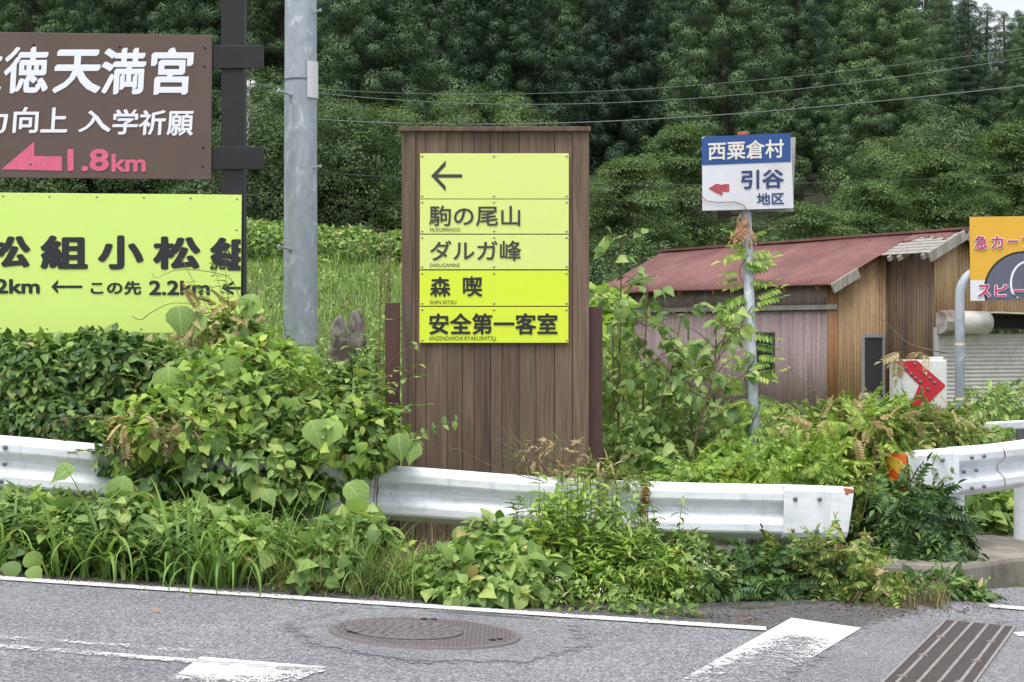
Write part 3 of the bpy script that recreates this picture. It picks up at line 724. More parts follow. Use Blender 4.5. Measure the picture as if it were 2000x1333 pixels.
for a, b in fine:
    c_ = .012 * math.sin(b * 31 + .6); hw = .0045 + random.uniform(0, .005)
    for sg in (-1, 1): mb.v.append(pS + oS * a + uS * b + dS * (c_ + sg * hw))
mb.f = [(2 * i, 2 * i + 1, 2 * i + 3, 2 * i + 2) for i in range(len(fine) - 1)]
mb.build('rusty_seam', weathered('rust_streak', rgb(150, 92, 62), rgb(86, 46, 34), .85, .9, 30), b2)
# orange / yellow striped reflector at the rail's nose
nose = P(1763, 885, 13.12)
m, t, b = nodes('reflector'); v = coords(t, (1, 1, 1)); sp = t.nodes.new('ShaderNodeSeparateXYZ'); t.links.new(v, sp.inputs[0])
ad = N(t, 'ShaderNodeMath', operation='ADD'); t.links.new(sp.outputs[0], ad.inputs[0]); t.links.new(sp.outputs[2], ad.inputs[1])
ad2 = N(t, 'ShaderNodeMath', operation='MULTIPLY_ADD'); t.links.new(noise_(t, v, 9, 4, .6), ad2.inputs[0]); ad2.inputs[1].default_value = .12; t.links.new(ad.outputs[0], ad2.inputs[2])
mu = N(t, 'ShaderNodeMath', operation='MULTIPLY'); t.links.new(ad2.outputs[0], mu.inputs[0]); mu.inputs[1].default_value = 5.5
fr_ = N(t, 'ShaderNodeMath', operation='FRACT'); t.links.new(mu.outputs[0], fr_.inputs[0])
c = ramp(t, [(.44, rgb(226, 98, 36)), (.5, rgb(238, 192, 70))], fr_.outputs[0]); t.links.new(c.outputs[0], b.inputs['Base Color']); b.inputs['Roughness'].default_value = .35
mb = MB(); vs = []; fs = []
for i in range(9):
    a = math.pi * (i / 8) * .62; x = nose.x + .012 - .115 * math.sin(a); y = nose.y - .075 + .10 * (1 - math.cos(a))
    for z in (0, -.30): vs.append((x, y, nose.z + z))
for i in range(8): fs.append((2 * i, 2 * i + 1, 2 * i + 3, 2 * i + 2))
o = mb.add(vs, fs).build('reflector', m, r2); s = o.modifiers.new('solid', 'SOLIDIFY'); s.thickness = .004
def post2(px, pb, D, ztop, parent):
    x = (px - 1000) / FPX * D; zb = rz(x) + .165
    o = MB().tube([(x, D, zb - .05), (x, D, ztop)], [.057, .057], 20).build('post', M['rail_white'], parent)
    br = MB().box((x - .03, D - .055, zb + .2), (.24, .04, .05)); br.tube([(x, D, zb + .17), (x, D, zb + .23)], [.064, .064], 20)
    return o, x, zb, br
o, x, zb, br = post2(1868, 1070, 13.5, P(1868, 890, 13.5).z, r2); br.build('clamp', M['bolt'], o)
o, x, zb, br = post2(1995, 1040, 14.35, P(1995, 880, 14.35).z, r2)
p = P(1868, 905, 13.5)
r3 = empty('guardrail', P(1995, 880, 18.5), 'low white railing with flat top beam farther back behind the right guardrail', 'guardrail', 'white roadside guardrails')
mb = MB(); a, b = P(1838, 838, 17.6), P(2260, 815, 20.5)
d = (b - a).normalized(); mb.box((a + b) / 2, ((b - a).length, .12, .075), Matrix((d, d.cross(Vector((0, 0, 1))) * -1, Vector((0, 0, 1)))).transposed())
o = mb.build('top_beam', M['rail_white'], r3, bevel=.01)
mb = MB(); a2, b2_ = a - Vector((0, 0, .32)), b - Vector((0, 0, .34)); mb.box((a2 + b2_) / 2, ((b - a).length, .06, .09), Matrix((d, d.cross(Vector((0, 0, 1))) * -1, Vector((0, 0, 1)))).transposed())
mb.build('low_beam', M['rail_white'], r3, bevel=.01)
for px, D in ((1850, 17.75), (1998, 18.75), (2160, 19.9)):
    p = P(px, 842, D); p.z = a.z + (b.z - a.z) * (p.x - a.x) / (b.x - a.x)
    MB().box((p.x, p.y + .03, (p.z - .05 + H(p.x, p.y)) / 2), (.1, .08, p.z - .06 - H(p.x, p.y))).build('post', M['galv'] or M['bolt'], r3)

# ------------------------------------------------------------------ the wooden signboard
DW = 13.3
sb = empty('wooden_signboard', (P(965, 900, DW).x, DW + .1, H(0, DW)), 'tall brown plank signboard carrying five yellow direction panels behind the guardrail', 'signboard')
mb = MB(); z0 = -.1
edges = [783, 810, 848, 874, 913, 946, 970, 1001, 1031, 1058, 1088, 1118, 1128, 1152]
edges = [784, 812, 832, 873, 903, 926, 958, 981, 1014, 1047, 1083, 1118, 1151]
for i, (a, b_) in enumerate(zip(edges[:-1], edges[1:])):
    mb.pbox(a + .45, 257, b_ - .45, 1088, DW + random.uniform(0, .004) - (.012 if i in (0, 11) else 0), .03)
mb.build('planks', M['wood'], sb, bevel=.002)
MB().pbox(786, 258, 1149, 1086, DW + .032, .1).build('core', M['steel_brown'], sb)
MB().pbox(779, 247.5, 1154, 256.5, DW - .04, .2).build('cap', M['wood'], sb, bevel=.004)
for x0, x1, yt in ((752, 781, 592), (1147.5, 1177, 600)):
    a = MB(); a.pbox(x0, yt, x1, 1092, DW + .045, .012); a.pbox(x0, yt, x1, 1092, DW + .165, .012); a.pbox((x0 + x1) / 2 - 1.2, yt + 1, (x0 + x1) / 2 + 1.2, 1092, DW + .057, .108)
    a.build('post', M['steel_brown'], sb, bevel=.003)
def panel_mat(name, col):
    return weathered(name, col, tuple(q * .9 for q in col[:3]) + (1,), .45, .25, 5, fine=20, fa=.02)
M['pale_yellow'] = panel_mat('pale_yellow_panel', rgb(220, 233, 134)); M['acid_yellow'] = panel_mat('acid_yellow_panel', rgb(218, 236, 58))
pan = [(300, 388.5, 'pale_yellow'), (390, 457, 'pale_yellow'), (459, 526.5, 'pale_yellow'), (529, 598, 'acid_yellow'), (600, 670, 'acid_yellow')]
PD = DW - .024
screw0 = None
def screws(parent, pts, D, r=.008, mat='screw'):
    for px, py in pts:
        p = P(px, py, D); MB().tube([p + Vector((0, .004, 0)), p + Vector((0, -.003, 0)), p + Vector((0, -.005, 0))], [r, r * .95, r * .5], 8).build('screw', M[mat], parent)
def arrow_l(parent, mat, box, D, th, head=.0):
    x0, y0, x1, y1 = box; yc = (y0 + y1) / 2; hh = (y1 - y0) / 2; hx = hh * .95; t = th
    pts = [(x0, yc), (x0 + hx, y0), (x0 + hx, y0 + t * 1.5), (x0 + t * 1.9, yc - t / 2), (x1 - 1, yc - t / 2), (x1, yc), (x1 - 1, yc + t / 2), (x0 + t * 1.9, yc + t / 2), (x0 + hx, y1 - t * 1.5), (x0 + hx, y1)]
    return MB().poly([P(a, b, D - .003) for a, b in pts][::-1], (0, .0025, 0)).build('arrow', M[mat], parent)
for i, (a, b_, mt) in enumerate(pan):
    q = MB().pbox(820.5 - i * .3, a, 1111 - i * .2, b_, PD, .012).build('panel', M[mt], sb, bevel=.0015,
        label=['pale yellow panel with only a left arrow', 'pale yellow panel lettered for Mt Komanoo', 'pale yellow panel lettered Darugamine', 'bright yellow panel lettered Shin Kitsu', 'bright yellow panel lettered Anzendaiichi'][i])
    screws(q, [(x, y) for x in (824.5, 965, 1106.5) for y in (a + 5.5, b_ - 5)], PD)
    if i == 0: arrow_l(q, 'ink_soft', (842, 314, 903, 374), PD, 6.5)
    if i == 1:
        text(q, M['ink_soft'], '駒の尾山', (838, 402, 1016, 442), PD, .012); text(q, M['ink_soft'], 'Mt.KOMANOO', (840, 445.5, 899, 453), PD, .0)
    if i == 2:
        text(q, M['ink_soft'], 'ダルガ峰', (840, 470, 1018, 510), PD, .012); text(q, M['ink_soft'], 'DARUGAMINE', (840, 515, 898, 522), PD, .0)
    if i == 3:
        text(q, M['ink'], '森', (840, 541, 880, 580), PD, .022); text(q, M['ink'], '喫', (904, 540, 942, 580), PD, .022); text(q, M['ink_soft'], 'SHIN KITSU', (840, 587, 891, 594.5), PD)
    if i == 4:
        text(q, M['ink'], '安全第一客室', (838, 612, 1089, 654), PD, .024); text(q, M['ink_soft'], 'ANZENDAIICHI KYAKUSHITSU', (838, 657, 968, 665), PD)

# ------------------------------------------------------------------ left roadside signboard
DL = 13.6
ls = empty('roadside_signboard', (P(453, 900, DL).x, DL + .1, H(-2, DL)), 'black steel frame holding a brown shrine board above a yellow-green board at left', 'signboard')
def bpost(px0, px1):
    x0, x1 = P(px0, 0, DL).x, P(px1, 0, DL).x
    return MB().box(((x0 + x1) / 2, DL + .12, 2.6), (x1 - x0, .16, 5.6)).build('post', M['black_steel'], ls, bevel=.006)
bpost(430, 474.5)
bpost(-450, -405)
for y0, y1 in ((89, 134), (287, 331)):
    o = MB().pbox(-440, y0, 515, y1, DL + .02, .02).build('crossbar', M['black_steel'], ls, bevel=.003)
M['brown_board'] = weathered('brown_board', rgb(92, 74, 66), rgb(102, 84, 75), .4, .6, 2.5, fa=.03)
M['lime_board'] = weathered('lime_board', rgb(210, 236, 124), rgb(202, 228, 116), .45, .3, 2, fa=.02)
def quad_board(name, tl, tr, br, bl, D, th, mat, parent, label):
    pts = [P(*tl, D), P(*bl, D), P(*br, D), P(*tr, D)]
    return MB().poly(pts, (0, th, 0)).build(name, mat, parent, bevel=.002, label=label)
bb = quad_board('board', (-420, 57), (414, 69), (412.5, 351), (-420, 343), DL, .018, M['brown_board'], ls, 'brown board with white shrine name and pink arrow')
yb = quad_board('board', (-420, 373), (472, 381), (469.5, 651), (-420, 651), DL - .006, .016, M['lime_board'], ls, 'yellow-green board with black repeated lettering')
for ch, bx, bo in (('道', (-85, 98, 6, 184), .045), ('徳', (7, 91, 96, 184), .045), ('天', (101, 96, 198, 184), .05), ('満', (197, 93, 287, 186), .045), ('宮', (294, 92, 380, 187), .05)):
    text(bb, M['white_ink'], ch, bx, DL, bo * .84, nib=.3, nang=.75, shear=.06)
for ch, bx in (('学', (-118, 212, -52, 262)), ('力', (-42, 212, 17, 262)), ('向', (24, 209, 77, 261)), ('上', (78, 210, 132, 260)), ('入', (152, 216, 217, 259)), ('学', (219, 213, 271, 264)), ('祈', (271, 215, 325, 265)), ('願', (325, 217, 379, 266))):
    text(bb, M['white_ink'], ch, bx, DL, .03, nib=.35, nang=.75, shear=.06)
text(bb, M['pink'], '1.8', (132, 291, 213, 335), DL, .03); text(bb, M['pink'], 'km', (218, 301, 285, 336), DL, .03)
MB().poly([P(a, b_, DL - .003) for a, b_ in ((3, 331), (67, 277), (67, 305), (121, 306), (121, 334))], (0, .0025, 0)).build('arrow', M['pink'], bb)
screws(bb, [(66, 88), (234, 92), (400, 94), (399.5, 130), (397, 289), (396, 326), (60, 322), (228, 323)], DL, .008, 'dark')
for i, ch in enumerate(('組', '小', '松', '組', '小', '松', '組')):
    bx = [(-255, 459, -163, 525), (-138, 460, -50, 526), (-32, 460, 60, 524), (79, 460, 172, 526), (191, 460, 281, 527), (299, 462, 392, 527), (410, 464, 503, 529)][i]
    text(yb, M['ink'], ch, bx, DL - .006, .042, clip=470.5 if i == 6 else None)
text(yb, M['ink'], '2.2km', (-45, 545, 78, 574), DL - .006, .03)
arrow_l(yb, 'ink', (100, 546.5, 161, 574.5), DL - .006, 5)
text(yb, M['ink'], 'この先', (177, 549, 276, 576), DL - .006, .03)
text(yb, M['ink'], '2.2km', (291, 548, 410, 577), DL - .006, .03)
x0, x1, yc = 432, 470.2, 563
MB().poly([P(a, b_, DL - .009) for a, b_ in ((x0, yc), (x0 + 24, yc - 14), (x0 + 24, yc - 8), (x0 + 12, yc - 2.5), (x1, yc - 2.5), (x1, yc + 2.5), (x0 + 12, yc + 2.5), (x0 + 24, yc + 8), (x0 + 24, yc + 14))][::-1], (0, .0025, 0)).build('arrow', M['ink'], yb)
screws(yb, [(6, 383), (97, 384), (189, 385), (281, 386), (372, 387), (463, 388.5), (462, 449), (462, 511), (1, 641), (92, 642), (184, 642), (276, 643)], DL - .006, .008)

# ------------------------------------------------------------------ galvanised pole
def galv(name='galvanised', scale=13):
    m, t, b = nodes(name); v = coords(t, (1, 1, .55))
    d = N(t, 'ShaderNodeTexNoise', Scale=scale, Detail=4, Roughness=.6, Distortion=.9); t.links.new(v, d.inputs['Vector'])
    c = ramp(t, [(.40, rgb(164, 172, 181)), (.52, rgb(174, 182, 191)), (.62, rgb(181, 189, 197)), (.65, rgb(206, 212, 218))], d.outputs[0]).outputs[0]
    z = noise_(t, coords(t, (1, 1, .12)), 14, 4, .6)
    c = mixc(t, 1., c, ramp(t, [(.3, (.88, .88, .9, 1)), (.7, (1.06, 1.06, 1.05, 1))], z).outputs[0], 'MULTIPLY')
    t.links.new(c, b.inputs['Base Color']); b.inputs['Roughness'].default_value = .5; b.inputs['Metallic'].default_value = .06
    return m
M['galv'] = galv()
DP = 14.6
pb = P(587, 760, DP); pb.z = H(pb.x, pb.y)
gp_ = empty('steel_pole', pb, 'thick galvanised steel pole with step bolts and a white tag plate', 'pole')
k = DP / FPX
MB().tube([(pb.x - .01, DP, pb.z - .3), (pb.x, DP, P(0, 735, DP).z), (pb.x, DP, P(0, 480, DP).z), (P(587.5, 0, DP).x, DP, P(0, 0, DP).z), (P(588, 0, DP).x, DP, 8.5)], [36 * k, 34.5 * k, 32.8 * k, 31 * k, 27 * k], 40).build('shaft', M['galv'], gp_, smooth=True)
for py in (187, 487):
    c = P(572, py, DP); q = c + Vector((-.06 - .02, -.06, .012))
    a = P(571, py + 2, DP) + Vector((0, -.115, 0)); b_ = a + Vector((-.075, -.085, .018))
    MB().tube([a + Vector((.01, .03, 0)), a, b_, b_ + Vector((-.004, -.004, .001)), b_ + Vector((-.01, -.01, .002))], [.011, .009, .009, .017, .015], 10).build('step_bolt', M['galv'], gp_)
    MB().tube([a + Vector((.008, .02, 0)), a + Vector((-.008, -.008, .001))], [.02, .017], 6).build('nut', M['galv'], gp_)
for py in (28, 330):
    a = P(615, py, DP) + Vector((.0, -.06, 0)); b_ = a + Vector((.05, -.06, .01))
    MB().tube([a, b_, b_ + Vector((.006, -.006, 0))], [.008, .008, .014], 8).build('step_bolt', M['galv'], gp_)
M['tag_white'] = plain('tag_plate', rgb(226, 226, 226), .4)
tcx = P(587.5, 157, DP); rr = 31.8 * k
mb = MB(); vs = []; fs = []
for i in range(7):
    a = R(-62 + i * 9); x = tcx.x + (rr + .012) * math.cos(a); y = DP + (rr + .012) * math.sin(a)
    vs += [(x, y, P(0, 123, DP).z), (x, y, P(0, 194, DP).z)]
for i in range(6): fs.append((2 * i, 2 * i + 1, 2 * i + 3, 2 * i + 2))
o = mb.add(vs, fs).build('tag_plate', M['tag_white'], gp_); s = o.modifiers.new('s', 'SOLIDIFY'); s.thickness = .004
z = P(0, 157, DP).z; MB().sweep([(Vector((tcx.x, DP, z)), Vector((math.cos(a), math.sin(a), 0)), Vector((0, 0, 1))) for a in [6.2832 * i / 40 for i in range(41)]], [(rr + .001, .006), (rr + .004, .006), (rr + .004, -.006), (rr + .001, -.006)]).build('band', M['bolt'], gp_)

# ------------------------------------------------------------------ blue and white village sign
DB = 14.4; k = DB / FPX
base = P(1477, 905, DB); base.z = H(base.x, DB)
vs_ = empty('village_sign', base, 'blue and white village direction sign with red arrow on a leaning grey pole', 'sign')
topc = P(1453, 262, DB)
d = (topc - P(1477, 895, DB)); gz = P(1477, 895, DB) - d * ((P(1477, 895, DB).z - base.z + .2) / d.z)
gz.y = DB + .05
MB().tube([gz, P(1477, 895, DB) + Vector((0, .05, 0)), topc + Vector((0, .05, -.02))], 10.2 * k, 20).build('pole', M['galv'], vs_, smooth=True)
MB().tube([topc + Vector((0, .05, -.03)), topc + Vector((0, .05, .012)), topc + Vector((0, .05, .02))], [.046, .046, .038], 16).build('pole_cap', weathered('rusty_cap', rgb(170, 104, 82), rgb(130, 70, 50), .8, .8, 20), vs_)
def brd(tl, tr, br, bl):                               # bilinear sign frame with a slight turn in plan
    def f(px, py, q=0):
        u = (px - tl[0]) / (tr[0] - tl[0]); v = (py - tl[1]) / (bl[1] - tl[1])
        return P(px, py + (tr[1] - tl[1]) * u, DB - .0 + .05 * (u - .5) + q)
    return f
fB = lambda px, py: P(px, py - .0415 * (px - 1370) + .012 * (px - 1370) * (py - 268) / 142, DB - .03 + .02 * (px - 1455) / 85)
M['sign_white'] = weathered('sign_white', rgb(222, 224, 232), rgb(196, 188, 178), .4, .55, 3, fa=.03)
M['sign_blue'] = weathered('sign_blue', rgb(42, 78, 142), rgb(58, 96, 156), .4, .5, 3, fa=.05)
M['sign_grey'] = weathered('sign_back', rgb(176, 176, 178), rgb(140, 140, 140), .5, .6, 6)
def pxpoly(name, pts, f, mat, parent, lift, th):
    return MB().poly([f(a, b_) + Vector((0, -lift, 0)) for a, b_ in pts], (0, th, 0)).build(name, mat, parent)
bd = pxpoly('board', [(1371, 268), (1372, 412), (1550, 412), (1544, 268)], fB, M['sign_white'], vs_, 0, .012)
pxpoly('blue_band', [(1370.5, 272), (1370.5, 323), (1544.6, 323), (1544, 267.5), (1378, 267.5)], fB, M['sign_blue'], bd, .003, .0025)
o = MB().poly([P(a, b_, DB + .09) for a, b_ in ((1378, 276), (1380, 412), (1549, 413.5), (1554, 268.5))], (0, .012, 0)).build('board', M['sign_grey'], vs_, label='grey rear board seen edge-on behind the blue one')
MB().pbox(1400, 300, 1545, 308, DB + .0, .07).build('bracket', M['sign_grey'], vs_); MB().pbox(1400, 380, 1545, 388, DB + .0, .07).build('bracket', M['sign_grey'], vs_)
M['cream'] = plain('cream_lettering', rgb(226, 222, 212), .5); M['navy'] = plain('navy_lettering', rgb(48, 66, 112), .5)
M['arrow_red'] = weathered('arrow_red', rgb(176, 72, 78), rgb(196, 120, 124), .5, .4, 30)
text(bd, M['cream'], '西粟倉村', (1382.5, 278.5, 1531, 315), DB, .02, frame=fB, proud=.006)
text(bd, M['navy'], '引谷', (1447, 336, 1531, 373), DB, .028, frame=fB, proud=.004)
text(bd, M['navy'], '地区', (1478, 381, 1531.5, 404), DB, .02, frame=fB, proud=.004)
pxpoly('arrow', [(1384, 369), (1399, 360), (1411, 363), (1415, 361), (1424, 362), (1424.5, 376), (1411, 376), (1411, 384), (1397, 377)], fB, M['arrow_red'], bd, .004, .003)
pts = [fB(1367, 372), fB(1369, 383), fB(1379, 393), fB(1400, 397), fB(1435, 397), fB(1452, 404), fB(1458, 412)]
MB().tube([p + Vector((0, -.012, 0)) for p in pts], .003, 5).build('wire', M['stem_brown'], vs_)

# ------------------------------------------------------------------ yellow curve warning sign
DY = 15.0; k = DY / FPX
cs = empty('curve_warning_sign', (P(1878, 800, DY).x, DY, H(3.5, DY)), 'yellow curve warning sign cut by the frame on a bent grey pole', 'sign')
x = P(1878, 0, DY).x
arc = [(x, DY + .06, H(x, DY) - .1), (x, DY + .06, P(0, 580, DY).z)] 
for i in range(1, 9):
    a = i / 8 * 1.45; r_ = .2; arc.append((x + r_ * (1 - math.cos(a)), DY + .06, P(0, 580, DY).z + r_ * math.sin(a) * 1.1))
arc.append((x + .9, DY + .06, arc[-1][2] + .06))
MB().tube(arc, 9.6 * k, 18).build('pole', M['galv'], cs, smooth=True)
for py in (673, 780): MB().tube([(x, DY + .06, P(0, py + 2.2, DY).z), (x, DY + .06, P(0, py - 2.2, DY).z)], 10.1 * k, 20).build('band', plain('band_yellow', rgb(226, 208, 160)), cs)
fY = lambda a, b_: P(a, b_ - .012 * (a - 1894), DY)
M['sign_yellow'] = weathered('sign_yellow', rgb(226, 176, 58), rgb(216, 168, 54), .4, .4, 4, fa=.03)
M['sign_slate'] = weathered('sign_slate', rgb(96, 98, 116), rgb(90, 92, 110), .5, .4, 4, fa=.04)
M['crimson'] = plain('crimson_lettering', rgb(196, 46, 92), .5)
cb = pxpoly('board', [(1894, 424), (1895.5, 588), (2140, 588), (2140, 424)], fY, M['sign_yellow'], cs, 0, .012)
pxpoly('lower_band', [(1895, 548), (1895.5, 588), (2140, 588), (2140, 548)], fY, M['sign_white'], cb, .002, .0015)
def arcpts(cx, cy, rx, ry, a0, a1, n=24): return [(cx + rx * math.cos(a0 + (a1 - a0) * i / n), cy - ry * math.sin(a0 + (a1 - a0) * i / n)) for i in range(n + 1)]
pxpoly('road_edge', [(1924, 588)] + [p for p in arcpts(2000, 568, 79, 76, math.pi * 1.02, 0)] + [(2079, 588)], fY, M['ink'], cb, .004, .0015)
pxpoly('road_shape', [(1928, 588)] + [p for p in arcpts(2000, 568, 75, 72, math.pi * 1.02, 0)] + [(2075, 588)], fY, M['sign_slate'], cb, .006, .0015)
ou = arcpts(2006, 555, 34, 44, math.pi * 1.15, .2); inn = arcpts(2006, 555, 30, 40, math.pi * 1.15, .2)
pxpoly('curve_stripe', [(1990, 583)] + ou + inn[::-1] + [(1986.5, 584)], fY, M['white_ink'], cb, .008, .0015)
for bo, mt, pr in ((.075, M['white_ink'], .011), (.022, M['crimson'], .014)):
    g = 1.2 if bo > .05 else 0
    for ch, bx in (('急', (1902, 461, 1928, 487)), ('カ', (1935, 462, 1959, 486)), ('ー', (1967, 471, 1988, 474.5)), ('ブ', (1995, 461, 2021, 487)), ('ス', (1909, 557, 1934, 581)), ('ピ', (1942, 557, 1968, 581)), ('ー', (1979, 568, 2000, 571.5))):
        text(cb, mt, ch, (bx[0] - g, bx[1] - g, bx[2] + g, bx[3] + g), DY, bo, frame=fY, proud=pr)

# ------------------------------------------------------------------ red chevron box
DC = 14.2
ch = empty('chevron_marker', (P(1797, 800, DC).x, DC, H(3, DC)), 'white box marker with a red studded chevron wrapped in vines', 'chevron sign')
M['box_white'] = weathered('box_white', rgb(222, 222, 220), rgb(188, 190, 184), .4, .5, 5)
M['red'] = weathered('chevron_red', rgb(190, 34, 48), rgb(206, 70, 74), .4, .4, 8)
bx = MB().pbox(1744, 703, 1850, 800, DC, .14).build('box', M['box_white'], ch, bevel=.012)
MB().pbox(1815, 697.5, 1843, 703.5, DC + .03, .06).build('lamp_cap', M['box_white'], ch, bevel=.006)
red = MB().poly([P(a, b_, DC - .003) for a, b_ in ((1748, 705), (1791, 704), (1846, 752), (1846, 756), (1805, 797), (1776, 797), (1795, 753))][::-1], (0, .0025, 0)).build('chevron', M['red'], bx)
for px, py in ((1759, 712), (1787, 711), (1769, 720), (1780, 731), (1806, 730), (1788, 739), (1798, 746), (1816, 739), (1797, 768), (1825, 748), (1812, 760)):
    p = P(px, py, DC - .003); MB().tube([p, p + Vector((0, -.008, 0)), p + Vector((0, -.011, 0))], [.012, .011, .005], 10).build('stud', M['bolt'], red)
xx = P(1797, 0, DC).x; MB().tube([(xx, DC + .07, H(xx, DC) - .1), (xx, DC + .07, P(0, 800, DC).z)], .045, 14).build('post', M['galv'], ch)

# ------------------------------------------------------------------ two weathered stones in the meadow
M['stone'] = weathered('lichen_stone', rgb(74, 64, 60), rgb(176, 170, 162), .9, .95, 6, (1, 1, .45), bumps=.6, fine=30)
def stone(pts, D, name, label, depth):
    prof = pts; mb = MB(); vs = []; fs = []; n = 14
    for (py, xl, xr) in prof:
        c = P((xl + xr) / 2, py, D); r_ = (xr - xl) / 2 * D / FPX
        for j in range(n):
            a = 6.2832 * j / n; wob = 1 + .12 * math.sin(3 * a + py * .05) + random.uniform(-.05, .05)
            vs.append((c.x + r_ * wob * math.cos(a), D + depth * r_ * wob * math.sin(a), c.z + random.uniform(-.006, .006)))
    for i in range(len(prof) - 1):
        for j in range(n): fs.append((i * n + j, i * n + (j + 1) % n, (i + 1) * n + (j + 1) % n, (i + 1) * n + j))
    fs.append(tuple(range(n))); fs.append(tuple((len(prof) - 1) * n + j for j in range(n)))
    o = mb.add(vs, fs).build(name, M['stone'], smooth=True); s = o.modifiers.new('sub', 'SUBSURF'); s.levels = s.render_levels = 2
    tx = bpy.data.textures.new('rock', 'CLOUDS'); tx.noise_scale = .09; dm = o.modifiers.new('rough', 'DISPLACE'); dm.texture = tx; dm.strength = .022; dm.texture_coords = 'GLOBAL'
    return tag(o, label, 'stone', 'standing stones in the meadow')
stone([(617, 661, 665), (620, 655, 670), (634, 648, 676), (660, 644, 684), (690, 640, 689), (740, 636, 692)], 21.0, 'standing_stone', 'shorter pointed lichen-grey stone nearer the galvanised pole', .8)
stone([(607, 692, 698), (610, 686, 706), (622, 680, 711), (650, 680, 715), (690, 681, 717), (740, 681, 720)], 21.4, 'standing_stone', 'taller rounded lichen-grey stone nearer the wooden signboard', .8)
stone([(668, 735, 742), (672, 728, 748), (690, 724, 752), (720, 722, 756)], 21.2, 'standing_stone', 'small low stone half hidden at the left post of the wooden signboard', .9)
#@@SHED
# ------------------------------------------------------------------ the tin shed
def tin(name, c1, c2, rust, amt=.6, sx=(9, 9, .5)):
    m, t, b = nodes(name); v = coords(t, (1, 1, 1))
    g = ramp(t, [(.35, c1), (.65, c2)], noise_(t, coords(t, sx), 1, 4, .6)); c = g.outputs[0]
    f = ramp(t, [(.52, (0, 0, 0, 1)), (.72, (amt, amt, amt, 1))], noise_(t, coords(t, (3, 3, .6)), 1.2, 6, .7))
    c = mixc(t, f.outputs[0], c, rust)
    c = mixc(t, 1, c, ramp(t, [(.3, (.84, .84, .84, 1)), (.7, (1.1, 1.1, 1.1, 1))], noise_(t, v, 14, 4, .6)).outputs[0], 'MULTIPLY')
    t.links.new(c, b.inputs['Base Color']); b.inputs['Roughness'].default_value = .6
    return m
M['tin_mauve'] = tin('faded_mauve_tin', rgb(138, 118, 118), rgb(164, 146, 146), rgb(100, 82, 80))
M['tin_orange'] = tin('rusting_ochre_tin', rgb(158, 128, 94), rgb(182, 152, 116), rgb(98, 72, 54), .85)
M['tin_brown'] = tin('dark_brown_tin', rgb(76, 60, 48), rgb(112, 88, 66), rgb(46, 36, 33), .85)
M['tin_rust'] = tin('rust_corner_tin', rgb(134, 92, 60), rgb(158, 118, 82), rgb(84, 52, 38), .8)
M['roof_red'] = tin('oxide_red_roof', rgb(110, 71, 69), rgb(132, 90, 86), rgb(92, 62, 56), .6, (1.2, 1.2, 1.2))
M['shutter'] = weathered('shutter_steel', rgb(206, 203, 199), rgb(160, 154, 148), .45, .6, 4)
M['glass'] = plain('dark_window_glass', rgb(44, 50, 50), .08)
M['screen'] = plain('door_insect_screen', rgb(64, 64, 68), .5)
M['alu'] = plain('aluminium_frame', rgb(188, 188, 192), .4, .4)
C0 = Vector((6.54, 38.0, 0)); L0 = Vector((2.886, 44.5, 0)); dd = (L0 - C0); LW = dd.length; dd.normalize(); ee = Vector((-dd.y, dd.x, 0)); ee = ee if ee.x > 0 else -ee
UP = Vector((0, 0, 1)); ZB = -.45
T1, FW, TR, SL = 1.235, 1.45, 1.80, .5                 # notch depth, forward wing, ridge, pitch
ZE = 2.62
def roofz(t): return ZE + .15 + (min(t, 2 * TR - t)) * SL
shed = empty('tin_shed', (C0.x, C0.y, -.35), 'tin shed with oxide red corrugated roof, mauve and ochre walls and grey shutter', 'shed')
def corr(name, org, along, length, ztop, mat, parent, out, pitch=.085, amp=.011, z0=ZB, zfun=None, zfun0=None):
    n = max(2, int(length / pitch * 6)); vs = []; fs = []
    for i in range(n + 1):
        s = length * i / n; p = org + along * s + out * (amp * math.sin(6.2832 * s / pitch))
        zt = zfun(s) if zfun else ztop; zb = zfun0(s) if zfun0 else z0
        vs += [(p.x, p.y, zb), (p.x, p.y, zt)]
    for i in range(n): fs.append((2 * i, 2 * i + 2, 2 * i + 3, 2 * i + 1))
    o = MB().add(vs, fs).build(name, mat, parent, smooth=True, normals=False); s = o.modifiers.new('s', 'SOLIDIFY'); s.thickness = .012; s.offset = 0
    return o
# long wall: upper and lower sheets either side of the batten
zb = P(1637, 600, 38).z
w1_ = corr('wall', C0, dd, LW, zb, M['tin_mauve'], shed, -ee)
corr('upper_wall', C0 + ee * .012, dd, LW, ZE + .12, M['tin_mauve'], w1_, -ee, z0=zb)
def beamb(name, a, b, w_, h_, mat, parent, up=UP):
    d = (b - a).normalized(); s_ = d.cross(up).normalized(); u = s_.cross(d)
    return MB().box((a + b) / 2, ((b - a).length, w_, h_), Matrix((d, s_, u)).transposed()).build(name, mat, parent, bevel=.006)
q = -ee * .05
beamb('batten', C0 + q + UP * zb - dd * .02, C0 + q + dd * (LW - .05) + UP * (zb + .03), .05, .1, M['grey_wood'], w1_)
